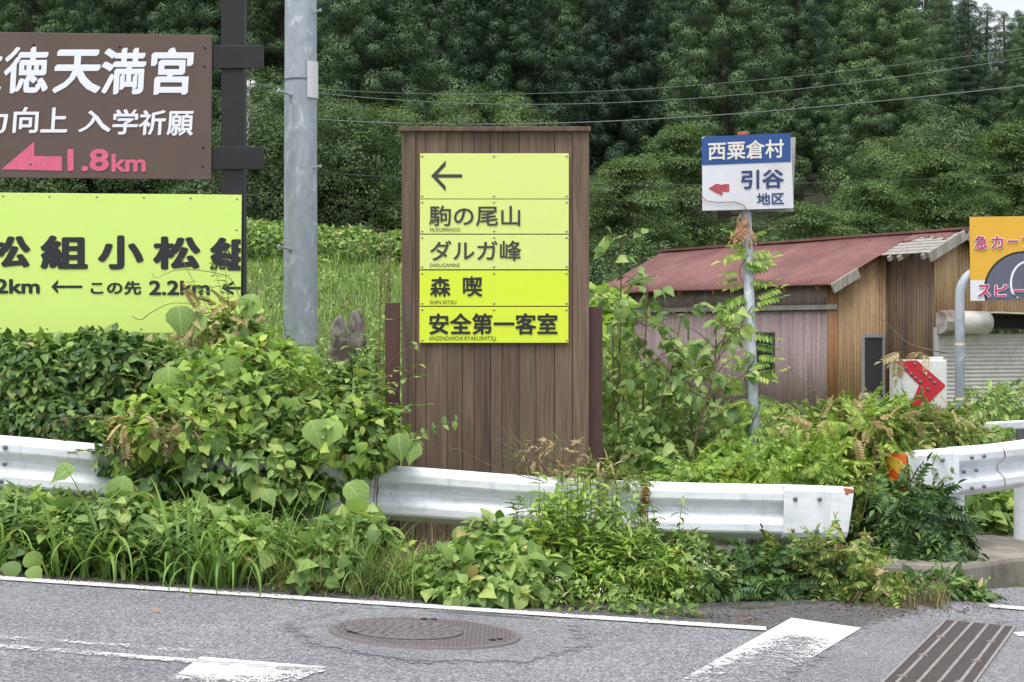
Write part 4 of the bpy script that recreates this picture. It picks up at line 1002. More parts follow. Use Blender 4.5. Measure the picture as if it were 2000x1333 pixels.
# ochre corner strip, door wall, recess wall, front gable with shutter
F0 = C0 + ee * T1 - dd * FW
wd = corr('wall', C0, ee, T1, 0, M['tin_orange'], shed, -dd, zfun=lambda s: roofz(s) - .08)
corr('corner_sheet', C0 - ee * .03 - dd * .03, dd, .34, 0, M['tin_rust'], shed, -ee, zfun=lambda s: ZE + .05)
wr = corr('wall', F0 + dd * FW, -dd, FW, roofz(T1) - .1, M['tin_brown'], shed, -ee)
zs = P(1830, 652, 37.5).z
corr('wall', F0, ee, 2.6, 0, M['tin_orange'], shed, -dd, z0=zs + .08, zfun=lambda s: roofz(T1 + s) - .08)
beamb('door_post', F0 + ee * .03 + UP * ZB - dd * .02, F0 + ee * .03 + UP * (zs + .12) - dd * .02, .08, .08, M['alu'], shed, ee)
# shutter slats
n = 26; vs = []; fs = []
for i in range(n * 4 + 1):
    z = ZB + (zs - ZB) * i / (n * 4); a = (.0, .018, .022, .012)[i % 4]
    for s_ in (.09, 2.55): p = F0 + ee * s_ - dd * (a - .03); vs.append((p.x, p.y, z))
for i in range(n * 4): fs.append((2 * i, 2 * i + 1, 2 * i + 3, 2 * i + 2))
MB().add(vs, fs).build('shutter', M['shutter'], shed, normals=False)
a = F0 + ee * .08 - dd * .13 + UP * (zs + .22); b_ = a + ee * 1.15
bxr = MB().tube([a + ee * .28, b_], [.23, .23], 28).build('shutter_box', M['shutter'], shed)
for o in (bxr,):
    for p_ in o.data.polygons: p_.use_smooth = len(p_.vertices) == 4
MB().tube([a - ee * .06, a + ee * .279], [.235, .25], 8).build('box_end', weathered('rusty_box_end', rgb(168, 164, 160), rgb(98, 58, 46), .6, 1, 3.2), shed)
beamb('awning', b_ - dd * .1 + UP * .2, b_ + ee * 1.6 - dd * .1 + UP * .16, .5, .03, M['shutter'], shed)
beamb('lintel', b_ + ee * .02 + UP * .0, b_ + ee * 1.5 + UP * .0, .2, .24, M['dark'], shed)
# door
a = C0 + ee * .62 - dd * .05
zt_, zl = P(1700, 653, 38.3).z, ZB + .05
dr = MB(); wdt = .56
def fbox(mb, s0, s1, z0, z1, off=.0, th=.04):
    c = C0 + ee * ((s0 + s1) / 2) - dd * (.03 + off); mb.box((c.x, c.y, (z0 + z1) / 2), (s1 - s0, th, z1 - z0), Matrix((ee, dd, UP)).transposed()); return mb
s0 = .60; s1 = 1.17
fbox(dr, s0, s0 + .045, zl, zt_); fbox(dr, s1 - .045, s1, zl, zt_); fbox(dr, s0 + .045, s1 - .045, zt_ - .07, zt_)
fbox(dr, s0 + .045, s1 - .045, zl, zl + .72, -.005); fbox(dr, s0 + .045, s1 - .045, zl + .74, zl + .80)
door = dr.build('door', M['alu'], shed)
fbox(MB(), s0 + .045, s1 - .045, zl + .8, zt_ - .07, -.012, .02).build('screen', M['screen'], door)
fbox(MB(), s1 - .1, s1 - .06, zl + .76, zl + .80, .02, .05).build('handle', M['dark'], door)
# window on the long wall
def lbox(mb, s0, s1, z0, z1, off=0, th=.04):
    c = C0 + dd * ((s0 + s1) / 2) - ee * (.03 + off); mb.box((c.x, c.y, (z0 + z1) / 2), (s1 - s0, th, z1 - z0), Matrix((dd, ee, UP)).transposed()); return mb
sa, sc_ = 2.05, 2.78; z0_, z1_ = P(1500, 727, 40).z, P(1500, 653, 40).z
wf = MB(); lbox(wf, sa, sa + .05, z0_, z1_); lbox(wf, sc_ - .05, sc_, z0_, z1_); lbox(wf, sa, sc_, z0_ - .05, z0_); lbox(wf, sa, sc_, z1_, z1_ + .04); lbox(wf, (sa + sc_) / 2 - .015, (sa + sc_) / 2 + .015, z0_, z1_, -.01)
win = wf.build('window', plain('window_frame', rgb(78, 78, 72), .6), shed)
lbox(MB(), sa + .05, sc_ - .05, z0_, z1_, -.012, .012).build('pane', M['glass'], win)
# roof: main slope over long wall, forward wing slope, back slope
def slope(name, s0, s1, t0, t1, mat, parent, lift=.03, pitch=.1, ragged=0):
    n = int((s1 - s0) / pitch * 5); vs = []; fs = []
    for i in range(n + 1):
        s = s0 + (s1 - s0) * i / n; h = .014 * math.sin(6.2832 * s / pitch) + .01 * math.sin(s * 1.3)
        te = t0 + (ragged * (.5 + .5 * math.sin(s * 5.1 + math.sin(s * 13))) if ragged else 0)
        for j in range(5):
            t_ = te + (t1 - te) * j / 4; p = C0 + dd * s + ee * t_; vs.append((p.x, p.y, roofz(t_) + h + lift))
    for i in range(n):
        for j in range(4): k = i * 5 + j; fs.append((k, k + 1, k + 6, k + 5))
    o = MB().add(vs, fs).build(name, mat, parent, smooth=True, normals=False); m_ = o.modifiers.new('s', 'SOLIDIFY'); m_.thickness = .012
    return o
roof = slope('roof', -.22, LW + 1.5, -.34, TR, M['roof_red'], shed)
slope('roof_sheet', -FW - .05, -.22, TR - .38, TR, M['roof_red'], roof, .035, ragged=.25)
slope('back_slope', -FW - .3, LW + 1.5, TR, 2 * TR + .2, M['roof_red'], roof)
beamb('ridge_cap', C0 + ee * TR - dd * (FW + .3) + UP * (roofz(TR) + .05), C0 + ee * TR + dd * (LW + 1.5) + UP * (roofz(TR) + .05), .16, .05, M['roof_red'], roof)
# bare sheathing boards where the tin is gone
for i in range(7):
    t_ = T1 - .32 + i * .135
    if t_ > TR - .03: break
    a = C0 + ee * (t_ + .065) - dd * (FW + .24 - .04 * random.random()) + UP * (roofz(t_ + .065) + .0); b_ = C0 + ee * (t_ + .065) + dd * (-.2 + .0) + UP * (roofz(t_ + .065) + .0)
    nrm = (ee * -SL + UP).normalized()
    beamb('sheathing_board', a, b_, .128, .018, M['grey_wood'], roof, nrm)
def rake(s, t0, t1, drop=.06, th=.05, h=.2):
    a = C0 - dd * (-s) + ee * t0 + UP * (roofz(t0) - drop); b_ = C0 - dd * (-s) + ee * t1 + UP * (roofz(t1) - drop)
    a = C0 + dd * s + ee * t0 + UP * (roofz(t0) - drop); b_ = C0 + dd * s + ee * t1 + UP * (roofz(t1) - drop)
    return beamb('bargeboard', a, b_, th, h, M['grey_wood'], roof)
rake(-.25, -.34, .32); rake(-FW - .3, T1 - .4, TR - .02); rake(-FW - .3, TR + .02, 2 * TR + .25)
for s in (.3, 1.4, 2.6, 3.9, 5.2, 6.6): 
    a = C0 + dd * s - ee * .3 + UP * (roofz(-.3) - .06); b_ = C0 + dd * s + ee * .3 + UP * (roofz(.3) - .06); beamb('rafter', a, b_, .06, .09, M['tin_rust'], roof)
for s in (-FW - .05, -FW * .55, -.5):
    a = C0 + dd * s + ee * (T1 - .36) + UP * (roofz(T1 - .36) - .07); b_ = C0 + dd * s + ee * (T1 + .3) + UP * (roofz(T1 + .3) - .07); beamb('rafter', a, b_, .07, .1, M['grey_wood'], roof)
# low lean-to beyond the far end
le = L0 + dd * .02
a = le + ee * .2; 
lw = MB(); c = le + dd * .9 + ee * .9; lw.box((c.x, c.y, .55), (1.8, 1.7, 2.0), Matrix((dd, ee, UP)).transposed())
lt = lw.build('lean_to', weathered('pale_board_wall', rgb(196, 196, 192), rgb(150, 148, 140), .7, .6, 3), shed)
c = le + dd * .95 + ee * .9; rot = Matrix((dd, ee, UP)).transposed() @ Matrix.Rotation(R(14), 3, 'Y')
MB().box((c.x, c.y, 1.78), (2.3, 2.1, .06), rot).build('lean_to_roof', M['tin_brown'], lt)

# ------------------------------------------------------------------ far utility pole and cables
DU = 48.0; k = DU / FPX
pb = P(482, 700, DU); pb.z = H(pb.x, DU)
M['conc_pole'] = weathered('concrete_pole', rgb(170, 172, 174), rgb(140, 142, 144), .7, .5, 2)
up_ = empty('utility_pole', pb, 'slim pale utility pole beyond the left signboard carrying the cables', 'utility pole')
MB().tube([(pb.x - .02, DU, pb.z - .5), (pb.x, DU, 3), (P(484, 0, DU).x, DU, P(0, 158, DU).z)], [6.6 * k, 6.2 * k, 4.2 * k], 16).build('shaft', M['conc_pole'], up_, smooth=True)
MB().box(P(489, 170, DU) + Vector((0, -.08, 0)), (.26, .06, .06)).build('cross_arm', M['conc_pole'], up_)
for px, py in ((495, 163), (481, 168)): 
    p = P(px, py, DU); MB().tube([p + Vector((0, -.08, -.06)), p + Vector((0, -.08, .0)), p + Vector((0, -.08, .05))], [.03, .06, .035], 10).build('insulator', M['tag_white'], up_)
M['cable'] = plain('cable', rgb(112, 120, 118), .5); M['cable_dark'] = plain('cable_dark', rgb(62, 72, 68), .5)
def cable(pts, r, label, mat='cable', D1=44.0):
    n = 40; out = []
    xs_ = [p[0] for p in pts]; ys_ = [p[1] for p in pts]
    for i in range(n + 1):
        x = xs_[0] + (xs_[-1] - xs_[0]) * i / n
        # smooth interpolation through the points
        y = sum(ys_[a] * np.prod([(x - xs_[b]) / (xs_[a] - xs_[b]) for b in range(len(xs_)) if b != a]) for a in range(len(xs_)))
        out.append(P(x, y, DU - .1 + (D1 - DU) * i / n))
    o = MB().tube(out, r, 6).build('overhead_cable', M[mat]); return tag(o, label, 'cable', 'overhead cables')
cable([(495, 163), (850, 184), (1320, 170), (2000, 95)], .006, 'uppermost thin overhead cable crossing the cedar forest')
cable([(495, 165), (850, 200), (1320, 195), (2000, 113)], .008, 'second overhead cable from the top crossing the cedars', 'cable')
cable([(488, 223), (780, 241), (1345, 229), (2000, 168)], .011, 'overhead cable passing just above the wooden signboard')
cable([(486, 328), (780, 347), (1320, 361), (2000, 340)], .007, 'lowest overhead cable running behind the blue sign', 'cable_dark')
p0, p1 = P(488, 205, DU), P(526, 492, DU - 1)
gy = MB().tube([p0, p0.lerp(p1, .5), p1], .007, 6).build('guy_wire', M['cable'], up_)
MB().tube([p0.lerp(p1, .68), p0.lerp(p1, .695), p0.lerp(p1, .7)], [.03, .05, .02], 8).build('guy_bead', M['tag_white'], gy)
#@@TREES
# ------------------------------------------------------------------ forest
TUF = [ctuft(230, i) for i in range(3)]
SPR = [spray(100, .5, .105, 10 + i, .09) for i in range(3)]
def cedar_meshes(seed, Ht, Rm, dens, mat):
    r = np.random.default_rng(seed); fm = FM(); P_, T_, S_ = [], [], []
    z = Ht * .16
    while z < Ht * .985:
        u = z / Ht; rad = Rm * ((1 - u) * 1.12 + .02) ** .9 * (.6 + .4 * min(1, u * 4))
        nb = max(4, int(4 + rad * 2.7 * dens))
        a0 = r.uniform(0, 6.28)
        for b in range(nb):
            a = a0 + 6.283 * b / nb + r.normal(0, .25); L = rad * r.uniform(.78, 1.06)
            for q in range(int(2 + L * 1.5)):
                t = 1 - q * .42 / max(L, .3) * r.uniform(.7, 1.2)
                if t < .2: break
                rr = L * t
                P_.append((rr * math.cos(a) + r.normal(0, .14), rr * math.sin(a) + r.normal(0, .14), z + .10 * rr * (1 if u < .5 else 1.8) - .1 * rr * rr * .25 + r.normal(0, .12)))
                T_.append((math.cos(a) * .6, math.sin(a) * .6, .8)); S_.append(r.uniform(.34, .62) * (1 - .3 * u))
        z += .6 * r.uniform(.8, 1.2)
    P_, T_, S_ = np.array(P_), np.array(T_), np.array(S_)
    n = len(P_); up = T_ + r.normal(0, .25, (n, 3)); side = np.cross(up, r.normal(0, 1, (n, 3)))
    side /= np.linalg.norm(side, axis=1, keepdims=True)
    rot = orient(side, up); w_ = r.integers(0, 3, n)
    for i in range(3): fm.put(TUF[i], P_[w_ == i], rot[w_ == i], S_[w_ == i])
    return fm
def trunk_mb(Ht, r0, seed, limbs=14, lo=.12, hi=.8, reach=1.2):
    r = random.Random(seed); mb = MB()
    pts = [Vector((math.sin(i * .9 + seed) * .06 * i / 8, math.cos(i * .7) * .05 * i / 8, Ht * .97 * i / 8)) for i in range(9)]; pts[0].z = -.8
    mb.tube(pts, [r0 * (1.15 - i / 8) + .02 for i in range(9)], 9)
    for i in range(limbs):
        z = Ht * (lo + (hi - lo) * i / limbs); a = r.uniform(0, 6.28); L = reach * r.uniform(.5, 1)
        s = Vector((0, 0, z)); e = s + Vector((math.cos(a) * L, math.sin(a) * L, L * r.uniform(-.1, .5)))
        mb.tube([s, s.lerp(e, .5) + Vector((0, 0, .05)), e], [r0 * .22, r0 * .14, r0 * .05], 5, False)
    return mb
CED = []
for i, (Ht, Rm, dn, mt) in enumerate(((17.5, 3.1, 1.0, 'cedar'), (18.5, 2.8, 1.0, 'cedar_dark'), (17, 3.4, .95, 'cedar'), (19, 3.0, .9, 'cedar_dark'))):
    root = empty('cedar_tree', (0, 0, 0)); tr = trunk_mb(Ht, .24, i, 26, .08, .6, 1.6).build('trunk', M['bark'], root, smooth=True)
    cr = cedar_meshes(100 + i, Ht, Rm, dn, M[mt]).build('crown', M[mt], root); CED.append((root, Ht))
used = [False] * 4
def tree_copy(src, loc, rz_, sc, label, cat, group):
    c = src.copy(); COL.objects.link(c)
    for ch_ in src.children:
        d_ = ch_.copy(); COL.objects.link(d_); d_.parent = c
    c.location = loc; c.rotation_euler = (0, 0, rz_); c.scale = (sc[0], sc[0], sc[1]) if hasattr(sc, '__len__') else (sc,) * 3
    return tag(c, label, cat, group)
# front row, named one by one: (px, depth, variant, width scale, height scale, label)
front = [(60, 78, 0, 1.0, 1.0, 'cedar rising behind the brown shrine board, far left'), (250, 82, 2, .95, 1.0, 'cedar behind the middle of the brown shrine board'), (400, 80, 1, 1.0, 1.0, 'cedar just left of the black sign post'),
    (545, 84, 0, 1.0, 1.0, 'cedar rising behind the galvanised pole'), (720, 80, 2, 1.1, 1.0, 'broad cedar between the galvanised pole and the wooden signboard'), (985, 84, 0, 1.15, 1.05, 'full cedar standing directly behind the wooden signboard'),
    (1215, 86, 1, 1.0, 1.0, 'cedar between the wooden signboard and the blue sign'), (1415, 84, 2, 1.15, 1.02, 'broad cedar standing directly behind the blue sign'), (1560, 92, 3, .9, .92, 'narrow cedar just right of the blue sign'),
    (1735, 84, 0, 1.1, .93, 'large cedar standing above the shed roof'), (1890, 94, 1, .8, -8, 'dark cedar with pointed top left of the gap of sky'), (1962, 112, 3, .9, 26, 'distant cedar whose tip reaches the sky at the top right corner'), (1838, 99, 0, .85, -40, 'cedar filling the skyline above the torn end of the shed roof'), (1926, 120, 1, 1.0, 14, 'distant dark cedar just below the gap of sky'), (1992, 118, 0, 1.0, 22, 'distant cedar closing the right side of the gap of sky'), (2022, 92, 2, .8, 6, 'cedar at the right edge above the curve warning sign')]
zz = 0
for px, D, v, sw, sh, lab in front:
    x = (px - 1000) / FPX * D
    if abs(sh) > 2 or sh < 0: sh = (P(px, sh, D).z - H(x, D) + .3) / (CED[v][1] * .985)
    tree_copy(CED[v][0], (x, D, H(x, D) - .3), random.uniform(0, 6.28), (sw, sh), lab, 'cedar tree', 'cedars of the hillside forest')
for row, (D, sp) in enumerate(((104, 5.2), (116, 5.0), (130, 5.5), (146, 7))):
    half = D * 1150 / FPX; x = -half + random.uniform(0, 2)
    while x < half:
        px = 1000 + x / D * FPX
        xx_, y_ = x + random.uniform(-.8, .8), D + random.uniform(-3, 3); s = random.uniform(1.0, 1.25); v = random.randrange(4); pxx = 1000 + xx_ / y_ * FPX
        sh = s if pxx < 1820 else (P(0, random.uniform(-45, -5) if pxx < 1900 else random.uniform(18, 55), y_).z - H(xx_, y_) + .3) / (CED[v][1] * .985)
        tree_copy(CED[v][0], (xx_, y_, H(xx_, y_) - .3), random.uniform(0, 6.28), (s * .95, sh), 'cedar in the dense forest behind the front row of cedars', 'cedar tree', 'cedars deep in the forest')
        x += sp * random.uniform(.85, 1.15)
for (rt, _) in CED:
    for ch_ in list(rt.children): bpy.data.objects.remove(ch_)
    bpy.data.objects.remove(rt)

def broad(seed, Ht, Rm, nspr, layered, mat, zlo=.42):
    r = np.random.default_rng(seed); fm = FM(); P_, N_, S_ = [], [], []
    nl = 9
    lobes = [(r.uniform(-.55, .55) * Rm, r.uniform(-.55, .55) * Rm, Ht * r.uniform(zlo, .9), Rm * r.uniform(.4, .62)) for _ in range(13)]
    if layered:                                          # tiers of flat sprays with air between them
        nt = 26
        for k_ in range(nt):
            u = (k_ + .5) / nt; z = Ht * (.3 + .66 * u); a = k_ * 2.4 + r.normal(0, .3); ring = Rm * (1 - .75 * u ** 1.6); q = ring * r.uniform(.25, .75)
            cx, cy = q * math.cos(a), q * math.sin(a); rad = Rm * r.uniform(.3, .52) * (1 - .35 * u)
            for _ in range(max(6, int(nspr / nt))):
                b_ = r.uniform(0, 6.283); e = rad * math.sqrt(r.random()); x, y = cx + e * math.cos(b_), cy + e * math.sin(b_)
                P_.append((x, y, z - .16 * (x * x + y * y) / Rm - .25 * (e / rad) ** 2 + r.normal(0, .05))); N_.append((x * .12 + r.normal(0, .15), y * .12 + r.normal(0, .15), 1.0)); S_.append(r.uniform(.6, 1.0))
    for i in range(0 if layered else nspr):
        lx_, ly_, lz, lr = lobes[r.integers(0, len(lobes))]
        d = r.normal(size=3); d /= np.linalg.norm(d); q = r.random() ** .28
        P_.append(np.array((lx_, ly_, lz)) + d * lr * q * np.array((1, 1, .85))); N_.append(d * .75 + np.array((0, 0, .55)) + r.normal(0, .2, 3)); S_.append(r.uniform(.6, 1.1))
    P_, N_, S_ = np.array(P_), np.array(N_), np.array(S_); side = np.cross(N_, r.normal(size=(len(P_), 3))); rot = orient(side, N_); w_ = r.integers(0, 3, len(P_))
    for i in range(3): fm.put(SPR[i], P_[w_ == i], rot[w_ == i], S_[w_ == i])
    return fm
BR = []
for i, (Ht, Rm, ns, ly_, mt) in enumerate(((6.5, 2.6, 620, True, 'broad'), (6.0, 2.4, 620, False, 'broad_dark'), (7.2, 2.8, 680, True, 'broad'), (5.2, 2.3, 560, False, 'broad'), (3.4, 2.3, 520, False, 'broad_dark'))):
    root = empty('broadleaf_tree', (0, 0, 0)); trunk_mb(Ht * .85, .13, 40 + i, 18, .2, .95, Rm * .7).build('trunk', M['bark'], root, smooth=True)
    broad(300 + i, Ht, Rm, ns, ly_, M[mt], .12 if i == 4 else .42).build('crown', M[mt], root); BR.append(root)
brs = [(120, 60, 3, .8, 'small light broadleaf tree glimpsed between the two left boards'), (350, 58, 1, .8, 'dark bushy tree behind the yellow-green board'), (510, 54, 1, .85, 'dark bushy tree behind the slim utility pole'), (655, 55, 1, .8, 'dark bush between galvanised pole and stones at the forest edge'),
    (745, 56, 3, .8, 'rounded broadleaf tree touching the left edge of the wooden signboard'), (960, 66, 3, .95, 'pale broadleaf crown showing just above the wooden signboard'), (1090, 60, 1, .8, 'broadleaf tree hidden mostly behind the wooden signboard'), (1225, 56, 2, .92, 'layered light green tree right of the wooden signboard'), (1330, 63, 0, 1.1, 'layered broadleaf tree left of the blue sign'), (1260, 50, 1, .72, 'dark bushy tree above the left end of the shed roof'),
    (1440, 53, 1, .72, 'dark bushy tree behind the pole of the blue sign'), (1585, 52, 2, .82, 'light layered tree above the middle of the shed roof'), (1700, 56, 0, .95, 'layered maple-like tree above the shed ridge'), (1830, 57, 2, 1.0, 'layered tree behind the torn end of the shed roof'), (1905, 68, 1, 1.2, 'tall dark broadleaf tree above the curve warning sign'), (1985, 60, 0, 1.2, 'layered broadleaf tree at the right edge behind the curve warning sign'), (1760, 72, 3, 1.1, 'small broadleaf tree in front of the forest gap')]
brs += [(px, 47.5 + (i % 3), 4, 1.0 + .12 * (i % 2), lab) for i, (px, lab) in enumerate(((40, 'low dark bush at the forest edge seen between the two left boards'), (190, 'low bush at the forest edge, second from the left edge'), (330, 'low bush at the forest edge behind the right half of the yellow-green board'), (480, 'low dark bush at the foot of the slim utility pole'), (620, 'low dark bush just right of the galvanised pole'), (735, 'low dark bush at the left edge of the wooden signboard'), (880, 'low bush hidden behind the wooden signboard'), (1150, 'low bush at the right edge of the wooden signboard'), (1330, 'low bush directly behind the left end of the shed roof'), (1500, 'low bush behind the shed roof under the blue sign'), (1650, 'low bush behind the middle of the shed roof'), (1800, 'low bush behind the torn end of the shed roof')))]
brs += [(1530, 60, 4, 1.1, 'low dark bush in the forest gap under the blue sign'), (1598, 61, 4, 1.2, 'low dark bush in the forest gap just right of the blue sign'), (1655, 63, 4, 1.2, 'low dark bush in the forest gap, second right of the blue sign')]
for px, D, v, sc, lab in brs:
    x = (px - 1000) / FPX * D
    tree_copy(BR[v], (x, D, H(x, D) - .3), random.uniform(0, 6.28), sc, lab, 'broadleaf tree', 'broadleaf trees along the forest edge')
for rt in BR:
    for ch_ in list(rt.children): bpy.data.objects.remove(ch_)
    bpy.data.objects.remove(rt)

# ------------------------------------------------------------------ meadow behind (nobody could count it)
fm = FM(); bs = []
for _ in range(2600):
    D = random.uniform(15.5, 44); px = random.uniform(-150, 1120) if D < 30 else random.uniform(0, 1150); x = (px - 1000) / FPX * D
    bs.append((x, D, H(x, D)))
blades(fm, bs, 30000, .15, .42, .008, .02, .95, .15, .9, 5)
o = fm.build('meadow_grass', M['grass']); tag(o, 'long green grass covering the bank behind the stones', 'grass', kind='stuff')
fm = FM(); bl = []
for _ in range(170):
    D = 15.5 + 27 * random.random() ** 1.5; px = random.uniform(-100, 1120) if D < 30 else random.uniform(0, 1150); x = (px - 1000) / FPX * D; s_ = D / 20
    bl.append((np.array((x, D, H(x, D) + .06)), np.array((.45 * s_, .5 * s_, random.uniform(.12, .3)))))
scatter(fm, [T_OV, T_LAN, T_KZ1], bl, 15000, .05, .13, shell=.5, up=.7, out=.5, jit=.6, hang=.1)
o = fm.build('meadow_weeds', M['weed']); tag(o, 'mixed broad-leaved weeds among the grass of the bank', 'ground cover', kind='stuff')
fm = FM()
bl = [blob(random.uniform(380, 1150), random.uniform(505, 560), 42, 60, 26, 1.6) for _ in range(26)]
bl = [(np.array((c[0], c[1] + random.uniform(-2, 3), H(c[0], c[1]) + .25)), np.array((r_[0], 1.2, .45))) for c, r_ in bl]
scatter(fm, [T_KZ1, T_OV, T_OV], bl, 30000, .06, .14, .7, .8, .6)
o = fm.build('bank_cover', M['weed']); tag(o, 'light green creeper cover along the top of the bank', 'ground cover', kind='stuff')
#@@PLANTS
# ------------------------------------------------------------------ plants, one by one
def plant(name, label, cat, fm, mat, stem=None, stem_mat='stem_green', group=None, base=None):
    if name == 'sapling':
        o = empty(name, base, label, cat, group); fm.build('foliage', M[mat], o)
    else: o = fm.build(name, M[mat], None, base); tag(o, label, cat, group)
    if stem is not None and stem.v: stem.build('stem', M[stem_mat], o, smooth=True, normals=False)
    return o
def base_of(bl): c = bl[0][0]; return (c[0], c[1], H(c[0], c[1]))
def bush(name, label, cat, blobs, parts, mat, nst=8, r=.004, group=None, stem_mat='stem_green'):
    bl = [blob(*b) for b in blobs]; fm = FM()
    for T, n, s0, s1, kw in parts: scatter(fm, T, bl, n, s0, s1, **kw)
    st = MB(); stems(st, bl, nst, r); 
    return plant(name, label, cat, fm, mat, st, stem_mat, group, base_of(bl))
def child_leaves(o, name, blobs, T, n, s0, s1, mat, **kw):
    fm = FM(); scatter(fm, T, [blob(*b) for b in blobs], n, s0, s1, **kw); return fm.build(name, M[mat], o)

def leafy_stalk(fm, st, base, tip, n, s0, s1, T, r=.004):
    base, tip = Vector(base), Vector(tip); m_ = base.lerp(tip, .5) + Vector((random.gauss(0, .05), random.gauss(0, .04), .04))
    pts = [base * (1 - t) ** 2 + m_ * 2 * t * (1 - t) + tip * t * t for t in [i / 8 for i in range(9)]]
    st.tube(pts, [r * (1 - .07 * i) for i in range(9)], 5, False)
    for i in range(n):
        t = .15 + .85 * (i + .5) / n; p = base * (1 - t) ** 2 + m_ * 2 * t * (1 - t) + tip * t * t; a = i * 2.4 + random.uniform(-.4, .4)
        for q in (0, math.pi):
            d = np.array((math.cos(a + q), math.sin(a + q), random.uniform(-.25, .55))); nr = np.array((0, 0, 1.)) + np.array((-d[0], -d[1], 0)) * .2
            s = random.uniform(s0, s1) * (1 - .45 * max(0, t - .6)); fm.put(T, np.array([p]), orient(d[None], nr[None]), [s])
# dark leafy shrub behind the left rail
bush('leafy_shrub', 'dense dark green shrub behind the left guardrail under the yellow-green board', 'shrub',
     [(60, 745, 13.2, 130, 90, .45), (200, 720, 13.3, 110, 75, .4), (-90, 760, 13.2, 120, 100, .5), (120, 820, 13.0, 160, 60, .4), (300, 740, 13.4, 60, 70, .35)],
     [(T_OV, 9500, .05, .095, dict(shell=.85, up=.5, out=.8, jit=.35, hang=.75))], 'shrub', 10)
# the big kudzu mound that swallows the rail
KB = [(400, 735, 12.9, 85, 55, .35), (505, 800, 12.5, 115, 75, .45), (640, 835, 12.4, 115, 60, .42), (330, 850, 12.2, 100, 60, .35), (470, 905, 12.0, 140, 65, .32), (720, 865, 12.2, 60, 65, .28), (590, 752, 13.2, 105, 36, .4), (250, 890, 12.1, 60, 40, .2), (455, 655, 13.3, 55, 42, .25), (530, 700, 13.7, 50, 32, .3), (690, 770, 13.0, 55, 45, .3)]
bl = [blob(*b) for b in KB]; fm, st = FM(), MB()
scatter(fm, T_OV, bl, 4300, .035, .085, shell=.7, up=.6, out=.55, jit=.6, hang=.45)
scatter(fm, T_KZ1, bl, 520, .07, .15, shell=.95, up=.6, out=.7, jit=.5, hang=.5); scatter(fm, T_KZ, bl, 60, .08, .14, shell=1.2, up=.7, out=.8, hang=.3)
stems(st, bl, 14, .0045)
for i in range(150):                                   # loose shoots sticking out of the mound
    b = random.choice(bl); d = unit(1)[0]; d[2] = abs(d[2]) * random.uniform(.2, 1.2); d[1] = -abs(d[1]) * .7
    a = Vector(b[0] + d * b[1] * .7); e = a + Vector(d) * random.uniform(.15, .5) + Vector((0, 0, random.uniform(-.2, .2)))
    leafy_stalk(fm, st, a, e, random.randint(5, 9), .035, .085, T_OV, .0028)
kz = plant('kudzu_mound', 'big mound of kudzu swallowing the guardrail between the left board and the wooden signboard', 'vine', fm, 'kudzu', st, 'stem_brown', None, base_of(bl))
child_leaves(kz, 'young_leaf', [(500, 770, 12.3, 150, 110, .45), (690, 850, 12.1, 110, 70, .35), (350, 830, 12.0, 120, 80, .35)], [T_OV, T_KZ1], 900, .05, .1, 'bright', shell=1.2, up=.8, hang=.3)
child_leaves(kz, 'withered_tip', [(430, 640, 13.2, 70, 45, .2), (300, 830, 11.9, 90, 22, .15)], [T_PIN2, T_LAN], 150, .08, .18, 'dry', shell=.7, up=.5)
def big_leaves(o, spots, mat='kudzu', name='large_leaf'):
    for px, py, D, s, roll in spots:
        fm = FM(); p = np.array([P(px, py, D)]); n_ = np.array([(math.sin(roll) * .5 + random.uniform(-.2, .2), -.8, .75)]); t_ = np.array([(math.sin(roll), -.35, -math.cos(roll) * .8)])
        fm.put(T_KZ1, p - t_ * s * .5, orient(t_, n_), [s]); fm.build(name, M[mat], o)
big_leaves(kz, [(352, 622, 13.0, .22, .2), (384, 634, 13.0, .2, -.5), (330, 745, 12.2, .24, .1), (440, 718, 12.4, .25, .3), (487, 596, 13.1, .2, -.3), (618, 845, 11.8, .2, .4), (645, 842, 11.8, .2, -.4), (700, 965, 11.7, .22, .8), (672, 1018, 11.7, .24, .1), (780, 868, 11.8, .17, .1), (805, 880, 11.8, .15, -.3), (595, 700, 13.2, .22, .4), (655, 735, 13.0, .2, -.3), (120, 922, 11.8, .17, -1.2), (545, 905, 11.8, .18, .6), (425, 865, 11.8, .16, 0), (385, 905, 11.8, .14, .3), (235, 955, 11.7, .2, -.2), (265, 1000, 11.6, .22, .2), (440, 1020, 11.6, .22, -.5), (470, 1030, 11.6, .22, .6)])
child_leaves(kz, 'lower_leaf', [(420, 965, 12.0, 110, 28, .2), (560, 950, 12.0, 110, 35, .22), (300, 940, 11.95, 60, 30, .15)], [T_OV, T_KZ1], 620, .04, .12, 'shrub', shell=.7)  # extra leaves low on the mound, in the darker shrub green
